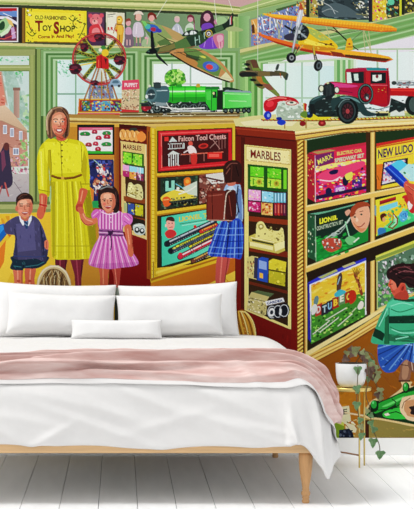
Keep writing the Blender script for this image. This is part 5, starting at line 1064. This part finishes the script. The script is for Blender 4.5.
def tube(bm, pts, rad, n=8):
    pts = [Vector(q) for q in pts]; prev = None; first = None
    for i, q in enumerate(pts):
        d = (pts[min(i + 1, len(pts) - 1)] - pts[max(i - 1, 0)]).normalized()
        a = Vector((0, 1, 0)) if abs(d.y) < .9 else Vector((1, 0, 0))
        u = d.cross(a).normalized(); v = d.cross(u)
        ring = [bm.verts.new(q + (u * math.cos(2 * math.pi * k / n) + v * math.sin(2 * math.pi * k / n)) * rad) for k in range(n)]
        if prev:
            for k in range(n):
                bm.faces.new((prev[k], prev[(k + 1) % n], ring[(k + 1) % n], ring[k]))
        else:
            first = ring
        prev = ring
    bm.faces.new(first[::-1]); bm.faces.new(prev)
    bmesh.ops.recalc_face_normals(bm, faces=bm.faces[:])


# ---- shell
bm = bmesh.new(); box(bm, -3.2, 4.2, 0, .12, -.02, 2.75)
link('wall_back', bm_me(bm, 'wall_back'), mats=[M_WALL], kind='structure')
bm = bmesh.new(); box(bm, -3.2, 4.2, -.014, 0, 0, .0895, .003)
link('baseboard_back', bm_me(bm, 'baseboard_back'), mats=[M_TRIM], kind='structure')
bm = bmesh.new(); bw = .1675; x = -.432 - bw * 16
while x < 4.1:
    xa = max(x + .0012, -3.2)
    box(bm, xa, x + bw - .0012, -13, -.001, -.018, 0, .0012); x += bw
nf = len(bm.faces)
box(bm, -3.2, 4.2, -13, .12, -.03, -.0185)
for f in list(bm.faces)[nf:]:
    f.material_index = 1
link('floor', bm_me(bm, 'floor'), mats=[M_FLOOR, M_GAP], kind='structure')

# ---- the mural: one sheet, cut along the outlines of its motifs
k_ = SS // NV
A = INK.reshape(CH // k_, k_, CW // k_, k_, 3).mean((1, 3))
bl = A
for _ in range(2):
    bl = (bl * 2 + np.roll(bl, 1, 0) + np.roll(bl, -1, 0) + np.roll(bl, 1, 1) + np.roll(bl, -1, 1)) / 6
A = np.clip(A + .7 * (A - bl), 0, 1)                       # crisp ink edges
A = np.clip(A + .035 * -np.sin(2 * np.pi * A), 0, 1)        # press contrast of the print
gr = A.mean(2, keepdims=True); A = np.clip(gr + (A - gr) * 1.0, 0, 1)
A = np.where(A <= .04045, A / 12.92, ((A + .055) / 1.055) ** 2.4) * MURAL_K
H, Wd = A.shape[:2]
FO = OWN[k_:k_ * H:k_, k_:k_ * Wd:k_][:H - 1, :Wd - 1]          # owner of each cell between four vertices
gx = (((np.arange(Wd) + .5) / NV + MX0) - CX) / PPM
gz = (455 - ((np.arange(H) + .5) / NV + MY0)) / PPM
VX, VZ = np.meshgrid(gx, gz)
MERGE = {'woman/legs': 'woman/leg', 'woman/arm2': 'woman/arm', 'woman/neck': 'woman', 'woman/face': 'woman',
         'boy/legs': 'boy/leg', 'boy/face': 'boy', 'boy/sleeve': '', 'girl/legs': 'girl/leg', 'girl/arm2': 'girl/arm',
         'girl/face': 'girl', 'girl/sleeve': 'girl/dress', 'girl/sleeve2': 'girl/dress', 'schoolgirl/legs': 'schoolgirl', 'schoolgirl/head': 'schoolgirl/hair',
         'biplane/landing_gear': 'biplane/strut', 'kneeling_boy/face': 'kneeling_boy', 'ferris_wheel/tower': 'ferris_wheel', 'ferris_wheel/spokes': 'ferris_wheel', 'locomotive/boiler': 'locomotive',
         'toy_truck/chassis': 'toy_truck', 'toy_truck/bed': 'toy_truck/cargo_bed', 'biplane/fuselage': 'biplane', 'toy_truck/tyre2': 'toy_truck/tyre:x',
         'biplane/wheel2': 'biplane/wheel:x', 'wicker_basket': 'wicker_basket:grey wicker basket behind the woman\'s legs',
         'ferris_wheel/rim': 'ferris_wheel/rim'}
LABELS = {'woman': 'printed woman in a yellow dress holding a small hand', 'boy': 'printed boy in a slate jumper and tie', 'girl': 'printed girl in a pink striped dress',
          'schoolgirl': 'printed schoolgirl seen from behind with a brown satchel', 'kneeling_boy': 'printed kneeling boy in a green striped shirt',
          'ferris_wheel': 'printed toy ferris wheel with red rim', 'locomotive': 'printed green toy locomotive with tender', 'toy_truck': 'printed red toy truck',
          'biplane': 'printed yellow biplane', 'fighter_plane': 'printed camouflaged fighter plane', 'bomber_plane': 'printed small four-engined plane',
          'counter': 'printed golden counter with a glass-fronted bay', 'shelf_unit': 'printed shelf unit with a twisted rope column', 'toy_shop_sign': 'printed yellow shop sign',
          'window_view': 'printed view of a brick street through the window', 'toy_crocodile': 'printed green toy crocodile', 'toy_telephone': 'printed toy telephone with a red handset'}
groups = {}
for i, nme in enumerate(OWNERS):
    nm2 = MERGE.get(nme, nme)
    groups.setdefault(nm2, []).append(i)


def islands(m):
    jy, ix = np.nonzero(m)
    todo = set(zip(jy.tolist(), ix.tolist())); out = []
    while todo:
        st = [todo.pop()]; comp = []
        while st:
            a, b = st.pop(); comp.append((a, b))
            for q in ((a + 1, b), (a - 1, b), (a, b + 1), (a, b - 1), (a + 1, b + 1), (a - 1, b - 1), (a + 1, b - 1), (a - 1, b + 1)):
                if q in todo:
                    todo.remove(q); st.append(q)
        out.append(comp)
    return sorted(out, key=len, reverse=True)


def sheet(name, idx, parent, m=None, split=False):
    if m is None:
        m = np.isin(FO, idx)
    if split and m.any():
        parts = islands(m); big = [c_ for c_ in parts if len(c_) >= 40] or parts[:1]
        rest = [q for c_ in parts if len(c_) < 40 for q in c_] if len(parts) > 1 else []
        for k, c_ in enumerate(big):
            mm = np.zeros_like(m); a_ = np.array(c_ + (rest if k == 0 and big[0] is not parts[0:1] else [])); mm[a_[:, 0], a_[:, 1]] = True
            sheet(name, None, parent, mm)
        return None
    if not m.any():
        return None
    jy, ix = np.nonzero(m)
    a = jy * Wd + ix
    quads = np.stack([a, a + Wd, a + Wd + 1, a + 1], 1)
    used, inv = np.unique(quads.ravel(), return_inverse=True)
    co = np.stack([VX.ravel()[used], np.full(len(used), -.002), VZ.ravel()[used]], 1).astype(np.float32)
    me = bpy.data.meshes.new(name); n = len(quads)
    me.vertices.add(len(used)); me.vertices.foreach_set('co', co.ravel())
    me.loops.add(n * 4); me.loops.foreach_set('vertex_index', inv.astype(np.int32).ravel())
    me.polygons.add(n); me.polygons.foreach_set('loop_start', np.arange(0, n * 4, 4, dtype=np.int32))
    me.update(calc_edges=True)
    at = me.attributes.new('ink', 'FLOAT_COLOR', 'POINT')
    c4 = np.ones((len(used), 4), np.float32); c4[:, :3] = A.reshape(-1, 3)[used]
    at.data.foreach_set('color', c4.ravel())
    return link(name, me, parent, [mur])


mural = sheet('wall_mural', groups[''], None)
mural['label'] = 'toy shop mural printed across the whole wall behind the bed'; mural['category'] = 'mural'
firsts = {}
for nme in [g for g in groups if g and '/' not in g]:
    base, _, lab = nme.partition(':')
    o = sheet(base, groups[nme], mural)
    if o:
        firsts.setdefault(base, o)
        lab = lab or LABELS.get(base)
        if lab: o['label'] = lab if lab.startswith('printed') else 'printed ' + lab
for nme in [g for g in groups if '/' in g]:
    top, sub = nme.split('/')
    sub = sub.split(':')[0].rstrip('0123456789')
    sheet(sub, groups[nme], firsts[top], split=True)

# ---- bed
bed = empty('bed', (0, -1.05, 0), 'low wooden bed with turned legs made up in white linen', 'bed')


def rel(o, root):
    o.parent = root; o.matrix_parent_inverse = Matrix.Translation(-root.location)
    return o


bm = bmesh.new(); box(bm, -.83, .83, -2.0, -1.965, .222, .275, .004)
rel(link('footboard_rail', bm_me(bm, 'rail'), mats=[M_BOARD]), bed)
for sx in (-1, 1):
    bm = bmesh.new(); xs_ = sorted((sx * .83, sx * .80)); box(bm, xs_[0], xs_[1], -1.964, -.06, .222, .275, .004)
    rel(link('side_rail', bm_me(bm, 'side_rail'), mats=[M_BOARD]), bed)
bm = bmesh.new(); box(bm, -.83, .83, -.059, -.035, .24, .58, .004)
rel(link('headboard', bm_me(bm, 'headboard'), mats=[M_BOARD]), bed)
for i in range(9):
    bm = bmesh.new(); y = -1.9 + i * .215; box(bm, -.799, .799, y, y + .08, .25, .272, .002)
    rel(link('slat', bm_me(bm, 'slat'), mats=[M_TRIM], label='white painted slat'), bed)
prof = [(.0295, .2215), (.031, .205), (.0305, .18), (.027, .14), (.0215, .105), (.0165, .078), (.0145, .064), (.016, .062), (.0165, .059), (.0145, .056), (.0185, .05), (.0205, .043), (.0185, .035),
        (.0135, .030), (.0165, .027), (.0165, .022), (.013, .018), (.016, .014), (.0165, .006), (.014, 0)]
for sx in (-1, 1):
    for y in (-1.95, -.12):
        o = rel(link('leg', bm_me(lathe(prof[::-1], 32, sx * .803, y), 'leg', True), mats=[M_LEG], label='turned wooden leg with a beaded foot'), bed)
        bm = bmesh.new(); box(bm, sx * .803 - .02, sx * .803 + .02, y - .018, y + .02, .2214, .2218)
        bm.free()

bm = bmesh.new(); box(bm, -.765, .765, -1.99, -.08, .2755, .545, .05)
link('mattress', bm_me(bm, 'mattress', True), mats=[M_MATTRESS], label='deep white mattress on the bed slats under the duvet', cat='mattress')

# ---- duvet: a cloth laid over the bed and bent over its edges
SA, SR, TB, TR = .71, .19, 1.88, .13


def ztop(y):
    q = min(max((-y - .45) / 1.45, 0), 1)
    return .646 - .062 * q * q * (3 - 2 * q)


RIDGES = [(-.85, 2.22, -.2, .16, .016, .014), (-.55, 2.2, .5, .14, .02, .012), (-.3, 2.24, -.5, .10, .015, .012), (-.1, 2.2, .35, .3, .022, .012), (.15, 2.1, .42, .3, .02, .009), (.5, 2.2, .3, .3, .018, .010), (-.75, 2.12, .25, .3, .025, .009), (.8, 2.25, .9, .12, .015, .014), (.62, 2.2, .2, .15, .014, .010),
          (.98, 2.12, .75, .16, .022, .016), (.86, 2.05, .5, .22, .02, .012), (.75, 2.15, 1.1, .15, .03, .008), (-.2, 2.1, .25, .3, .02, .008), (-.45, 2.16, .2, .25, .018, .006), (.2, 2.18, -.3, .2, .02, .007),
          (.45, 2.08, .35, .25, .022, .009), (.05, 2.0, .15, .4, .02, .006), (-.6, 2.0, -.3, .3, .022, .006), (.3, 1.0, .3, .4, .05, .006), (-.3, .9, -.3, .3, .05, .006), (.9, 1.5, 1.3, .35, .03, .01), (1.0, 1.9, 1.0, .3, .022, .012),
          (.6, 2.02, .9, .25, .02, .006), (-.05, 2.13, .45, .2, .018, .007)]


def drape(s, tt, h=0):
    ds = max(abs(s) - SA, 0); dt = max(tt - TB, 0)
    sg = 1 if s >= 0 else -1
    ex = 3.2
    D = (ds ** ex + dt ** ex) ** (1 / ex)
    x0 = min(abs(s), SA); y0 = -min(tt, TB)
    zt = ztop(y0) - .012 * (x0 / SA) ** 2
    if D < 1e-6:
        nrm = Vector((0, 0, 1)); P0 = Vector((sg * x0, y0, zt))
    else:
        w = ds / (ds + dt)
        R = SR * w + TR * (1 - w)
        ux, uy = ds, dt
        L = math.hypot(ux, uy); ux /= L; uy /= L
        a = min(D / R, math.pi / 2)
        rest = max(D - R * math.pi / 2, 0)
        fl = .30 * w + .05 * (1 - w)
        if w > .05 and w < .95: fl += .10
        out = R * math.sin(a) + fl * rest
        dz = R * (1 - math.cos(a)) + rest * math.sqrt(1 - fl * fl)
        P0 = Vector((sg * (x0 + out * ux), y0 - out * uy, zt - dz))
        nrm = Vector((sg * ux * math.sin(a), -uy * math.sin(a), math.cos(a)))
    wr = 0
    for (rs, rt, ang, ln, wd_, am) in RIDGES:
        u = (s - rs) * math.cos(ang) + (tt - rt) * math.sin(ang); v = -(s - rs) * math.sin(ang) + (tt - rt) * math.cos(ang)
        wr += 1.5 * am * math.exp(-(u / ln) ** 2 - (v / wd_) ** 2)
    wr += .010 * noise.noise(Vector((s * 2.2, tt * 2.2, 1.3))) + .004 * noise.noise(Vector((s * 7, tt * 5, 4.3)))
    return P0 + nrm * (wr + h), nrm


def cloth(name, s0, s1, t0, t1, ns, nt_, hf, thick, m, **kw):
    bm = bmesh.new(); G = []
    for j in range(nt_ + 1):
        row = []
        for i in range(ns + 1):
            s = s0 + (s1 - s0) * i / ns; tt = t0 + (t1 - t0) * j / nt_
            s, tt, h = hf(s, tt)
            row.append(bm.verts.new(drape(s, tt, h)[0]))
        G.append(row)
    for j in range(nt_):
        for i in range(ns):
            bm.faces.new((G[j][i], G[j + 1][i], G[j + 1][i + 1], G[j][i + 1]))
    o = link(name, bm_me(bm, name, True), mats=[m], **kw)
    md = o.modifiers.new('thickness', 'SOLIDIFY'); md.thickness = thick; md.offset = -1
    sd = o.modifiers.new('soft', 'SUBSURF'); sd.levels = 1; sd.render_levels = 1
    return o


def duvet_h(s, tt):
    if tt > TB:
        e_ = (tt - TB) / .41
        tt += e_ * (.010 * math.sin(s * 5 + 1) + .006 * math.sin(s * 13))
    return s, tt, 0


cloth('duvet', -1.2, 1.2, .10, 2.285, 150, 140, duvet_h, .022, M_LINEN, label='white duvet spread over the bed with one corner hanging low', cat='duvet')


def added_layer_h(s, tt):  # added cloth layer; its raised lip makes the shadow line below the throw
    f = (tt - 1.0) / 1.02
    lip = max(0, (f - .88) / .12)
    return s, tt + .01 * math.sin(s * 2.2) * f + max(s - .75, 0) * -.10 * f, .004 + lip * lip * (.007 + .010 * max(0, min(1, (s - .55) / .3)) + .003 * math.sin(s * 6))


cloth('coverlet', -1.13, 1.14, 1.0, 2.02, 150, 70, added_layer_h, .003, M_LINEN, label='thin white cloth layer added under the pink throw, its hem lifted to cast a shadow line', cat='coverlet')


#        across  slope  height  phase  width
FOLDS = [(.07, .02, .045, .5, .07), (.24, -.13, .065, 1.9, .075), (.36, .14, .055, 3.3, .055), (.56, -.09, .070, 4.4, .07), (.68, .12, .050, 5.4, .05), (.84, -.04, .060, .9, .06), (.95, .02, .025, 2.3, .04)]


def throw_h(s, tt):
    f = (tt - 1.45) / .55                      # 0 at the head side, 1 at the foot side
    head = .05 * max(0, min(1, (.55 - s) / 1.2)) * (1 - f)
    h = 0
    for (fc, sl, am, ph, wd_) in FOLDS:
        c_ = fc + sl * math.sin(s * 2.1 + ph) + .03 * math.sin(s * 6.3 + ph * 2)
        a_ = am * (.35 + .65 * (.5 + .5 * math.sin(s * 3.1 + ph * 3)))
        h = max(h, a_ * math.exp(-abs((f - c_) / (wd_ * .8)) ** 1.7))
    h = .014 + h + .005 * noise.noise(Vector((s * 9, f * 9, 3)))
    if f > .95: h = .010 + (h - .010) * (1 - (f - .95) / .05)
    sidef = max(s - .7, 0)
    t2 = tt + head + .95 * (h - .014) * min(1, (1 - f) * 6) + sidef * (.10 - .26 * (f - .3)) + .010 * math.sin(s * 4.1) * f
    s2 = s + (.03 * math.sin(f * 9) + .018 * math.sin(f * 27)) * (max(s - .5, 0) * 1.2)
    return s2, t2, h


cloth('throw_blanket', -1.12, 1.03, 1.45, 2.00, 220, 230, throw_h, .006, M_THROW, label='dusty pink throw blanket lying in folds across the foot of the bed', cat='blanket')


# ---- pillows
def pillow_mesh(w_, h_, t_, seed, nu=44, nv=30):
    bm = bmesh.new(); top = {}; bot = {}
    rnd_ = random.Random(seed); ox = rnd_.uniform(0, 50)
    for j in range(nv + 1):
        for i in range(nu + 1):
            u = -1 + 2 * i / nu; v = -1 + 2 * j / nv
            prof_ = (max(1 - u ** 4, 0) ** .55) * (max(1 - v ** 4, 0) ** .55)
            pin = 1 - .10 * (1 - u * u) * (v * v) ; pin2 = 1 - .035 * (1 - v * v) * (u * u)
            if v < 0: pin = 1
            x = u * w_ / 2 * pin2; z = v * h_ / 2 * pin
            n_ = .009 * noise.noise(Vector((x * 5 + ox, z * 5, 0))) * prof_ + .004 * noise.noise(Vector((x * 14 + ox, z * 12, 5))) * prof_
            # gathers running in from the corners
            cr = .005 * math.sin(8 * math.atan2(abs(v) - 1.05, abs(u) - 1.05)) * max(0, abs(u) + abs(v) - 1.1) * prof_
            th = t_ / 2 * prof_ * (1 - .12 * v)
            a = bm.verts.new((x, -th - n_ - cr, z)); top[i, j] = a
            if 0 < i < nu and 0 < j < nv:
                bot[i, j] = bm.verts.new((x, th * .9 + n_, z))
            else:
                bot[i, j] = a
    for j in range(nv):
        for i in range(nu):
            q = [top[i, j], top[i + 1, j], top[i + 1, j + 1], top[i, j + 1]]; bm.faces.new(q)
            q = [bot[i, j + 1], bot[i + 1, j + 1], bot[i + 1, j], bot[i, j]]
            try:
                bm.faces.new(q)
            except ValueError:
                pass
    bmesh.ops.recalc_face_normals(bm, faces=bm.faces[:])
    return bm_me(bm, 'pillow', True)


PIL = [('pillow', -.337, -.185, .765, .63, .30, .15, 12, 1.5, 'large white pillow standing at the back, partly hidden left of the gap between the pairs', 1),
       ('pillow', .298, -.185, .764, .63, .30, .15, 12, -2.0, 'large white pillow at the back, beside the golden basket', 2),
       ('pillow', -.305, -.39, .755, .56, .225, .15, 14, 2.0, 'white pillow leaning in front, left of the gap between the pairs', 3),
       ('pillow', .247, -.39, .752, .55, .222, .15, 14, -1.2, 'white pillow leaning in front, right of the gap between the pairs', 4)]
for nm, x, y, z, w_, h_, t_, tilt, roll, lab, sd_ in PIL:
    o = link(nm, pillow_mesh(w_, h_, t_, sd_), mats=[M_PILLOW], label=lab, cat='pillow', group='white bed pillows')
    o.location = (x, y, z); o.rotation_euler = (math.radians(-tilt), math.radians(roll), 0)
    md = o.modifiers.new('soft', 'SUBSURF'); md.levels = 1; md.render_levels = 1
o = link('cushion', pillow_mesh(.46, .1, .075, 9), mats=[M_PILLOW], label='small white lumbar cushion lying in front of the four pillows', cat='cushion')
o.location = (-.022, -.56, .688); o.rotation_euler = (math.radians(-16), 0, 0)

# ---- plant stand
PY = -.52; PXc = 1.155
stand = empty('plant_stand', (PXc, PY, 0), 'slim gold plant stand beside the bed', 'plant stand')
rel(link('top', bm_me(lathe([(.094, .379), (.1, .381), (.101, .384), (.101, .397), (.0985, .3985), (.096, .394), (.05, .394)], 56, PXc, PY), 'stand_top', True), mats=[M_GOLD], label='round gold tray top'), stand)
for x, y in ((1.188, PY - .075), (1.2235, PY + .02), (1.068, PY + .03)):
    bm = bmesh.new(); xf = x - (.036 if x < 1.1 else 0); tube(bm, [(xf, y, 0), ((x + xf) / 2, y, .19), (x, y, .379)], .0042, 10)
    rel(link('leg', bm_me(bm, 'stand_leg', True), mats=[M_GOLD]), stand)
bm = bmesh.new(); tube(bm, [(1.188, PY - .075, .062), (1.125, PY - .02, .069), (1.038, PY + .03, .074)], .0042, 8)
rel(link('stretcher', bm_me(bm, 'stretcher', True), mats=[M_ROD], label='thin bronze stretcher near the floor'), stand)

# ---- potted ivy
ivy = empty('potted_ivy', (PXc, PY, .3985), 'trailing ivy in a white round pot on the gold stand', 'plant')
rel(link('pot', bm_me(lathe([(.045, .3986), (.056, .402), (.066, .415), (.0735, .44), (.077, .475), (.078, .515), (.0772, .5165), (.0758, .516), (.0745, .505), (.02, .5035)], 56, PXc, PY), 'pot', True), mats=[M_POT], label='glossy white pot'), ivy)
rel(link('soil', bm_me(lathe([(.074, .504), (.075, .5155), (.06, .5185), (.01, .521)], 40, PXc, PY), 'soil', True), mats=[M_SOIL], label='dark potting soil'), ivy)


def leaf_mesh(sz, bend, seed):
    """a three-lobed ivy leaf, cupped along its middle"""
    rnd_ = random.Random(seed)
    out = [(0, 0), (.30, -.10), (.52, .06), (.50, .26), (.34, .40), (.22, .72), (0, 1.02), (-.22, .72), (-.34, .40), (-.50, .26), (-.52, .06), (-.30, -.10)]
    bm = bmesh.new(); c = bm.verts.new((0, 0, .35 * sz))
    ring = []
    for x, z in out:
        x *= rnd_.uniform(.9, 1.1)
        ring.append(bm.verts.new((x * sz, -bend * sz * (abs(x) ** 1.3) - .25 * bend * sz * max(z - .5, 0), z * sz)))
    for i in range(len(ring)):
        bm.faces.new((c, ring[i], ring[(i + 1) % len(ring)]))
    bmesh.ops.solidify(bm, geom=bm.faces[:], thickness=.0006)
    bmesh.ops.recalc_face_normals(bm, faces=bm.faces[:])
    return bm_me(bm, 'leaf', False)


VINES = [[(357, 362, -.535), (358, 367, -.604), (357.5, 380, -.622), (357, 392, -.624), (357, 404, -.62), (359, 418, -.615), (361, 430, -.61), (360, 438, -.605)],
         [(364, 361, -.52), (369, 358, -.50), (374, 362, -.48), (377, 372, -.47), (376, 384, -.47), (380, 393, -.47)],
         [(362, 362, -.56), (368, 366, -.58), (368.5, 380, -.59), (366, 395, -.6), (370, 408, -.59), (371, 420, -.58), (374, 432, -.57), (379, 444, -.56), (380, 453, -.56)],
         [(348, 362, -.52), (346, 356, -.52), (351, 352, -.52), (358, 351, -.52)],
         [(356, 362, -.5), (364, 352, -.5), (371, 354, -.5), (377, 362, -.5), (379, 370, -.5)]]
for i, vn in enumerate(VINES):
    vp = [W(*q) for q in vn]
    # smooth the vine
    sp = []
    for a in range(len(vp) - 1):
        p0, p1, p2, p3 = vp[max(a - 1, 0)], vp[a], vp[a + 1], vp[min(a + 2, len(vp) - 1)]
        for k in range(5):
            u = k / 5
            sp.append(.5 * (2 * p1 + (p2 - p0) * u + (2 * p0 - 5 * p1 + 4 * p2 - p3) * u * u + (3 * p1 - p0 - 3 * p2 + p3) * u ** 3))
    sp.append(vp[-1])
    bm = bmesh.new(); tube(bm, sp, .0022, 6)
    rel(link('stem', bm_me(bm, 'stem', True), mats=[M_STEM]), ivy)
#        px   py   depth size rot  kind
LEAVES = [(343, 358, -.55, 6.4, 110, 2), (353, 354, -.5, 7, 40, 1), (365, 355, -.5, 7.4, -70, 2), (374, 364, -.52, 7.6, -140, 1), (369, 371, -.55, 7, 170, 2), (376, 375, -.5, 7, 185, 1), (373, 368, -.5, 7, -150, 2), (379, 392, -.47, 7.4, 185, 1),
          (345, 354, -.52, 5.6, 70, 1), (350, 351, -.53, 5, 20, 2), (355, 351.5, -.54, 5, -30, 1), (359, 350, -.52, 5.4, -60, 1), (364, 352, -.53, 6, -95, 1), (369, 355, -.52, 6.4, -120, 1), (366, 359, -.55, 5.6, -150, 2),
          (372, 360, -.5, 6.2, -150, 0), (376, 365, -.5, 6.6, -160, 1), (371, 367, -.53, 6.6, 170, 2), (367, 369, -.56, 5.8, 165, 2), (378, 371, -.48, 6.2, -170, 1), (373, 374, -.5, 6, 175, 2), (369, 377, -.52, 5, 190, 0), (362, 356, -.56, 4.6, 160, 2),
          (357.6, 367, -.61, 6.8, 176, 0), (356.6, 386, -.63, 6.6, 170, 0), (358.6, 389, -.63, 5, 215, 1), (357, 402, -.63, 7.0, 184, 0), (360.6, 418, -.62, 5.4, 200, 0), (360, 425, -.62, 5, 150, 1), (361.6, 433, -.62, 6.6, 178, 0),
          (380, 388, -.48, 6.0, 190, 1), (377, 393, -.48, 5.6, 160, 2), (381, 396, -.47, 5.4, 200, 1), (367, 409, -.6, 5.6, 210, 1), (371, 421, -.59, 5.6, 160, 0), (375, 427, -.58, 5.8, 200, 0), (374, 439, -.57, 7.6, 180, 0), (380.4, 451, -.57, 7.8, 182, 0),
          (370, 414, -.59, 4.8, 140, 0), (352, 357, -.56, 4.4, -20, 2)]
for i, (px, py, y, sz, rot, kd) in enumerate(LEAVES):
    P0 = W(px, py, y); s_ = sz * 1.25 / 199
    o = rel(link('leaf', leaf_mesh(s_, .35, i), mats=[M_LEAF[kd]]), ivy)
    o.location = P0
    rnd_ = random.Random(i * 7)
    o.rotation_euler = (math.radians(rnd_.uniform(-25, 25)), math.radians(-rot if False else rot), math.radians(rnd_.uniform(-35, 35)))

# ---- light: even world light, plus a soft sun added from the upper left
w = bpy.data.worlds.new('daylight'); bpy.context.scene.world = w; w.use_nodes = True
w.node_tree.nodes['Background'].inputs['Color'].default_value = (.97, .985, 1, 1)
w.node_tree.nodes['Background'].inputs['Strength'].default_value = WORLD_S
ld = bpy.data.lights.new('added_sun', 'SUN'); ld.angle = math.radians(24); ld.energy = SUN_E; ld.color = (1, .99, .97)
lo = bpy.data.objects.new('added_sun', ld); C.objects.link(lo); lo.location = (-2, -3, 5)
lo.rotation_euler = Vector((.50, .14, -.80)).to_track_quat('-Z', 'Y').to_euler()

cd = bpy.data.cameras.new('camera'); cam = bpy.data.objects.new('camera', cd); C.objects.link(cam)
cam.location = (0, CAM_Y, CZ); cam.rotation_euler = (math.pi / 2, 0, 0)
cd.sensor_fit = 'HORIZONTAL'; cd.sensor_width = 36; cd.lens = FOC / 414 * 36
cd.shift_x = (207 - CX) / 414; cd.shift_y = -(254.5 - CY) / 414
cd.clip_start = .1; cd.clip_end = 60
bpy.context.scene.camera = cam
sc = bpy.context.scene
sc.view_settings.view_transform = 'Standard'; sc.view_settings.look = 'None'; sc.view_settings.gamma = 1
sc.view_settings.use_curve_mapping = False; sc.view_settings.exposure = EXPO
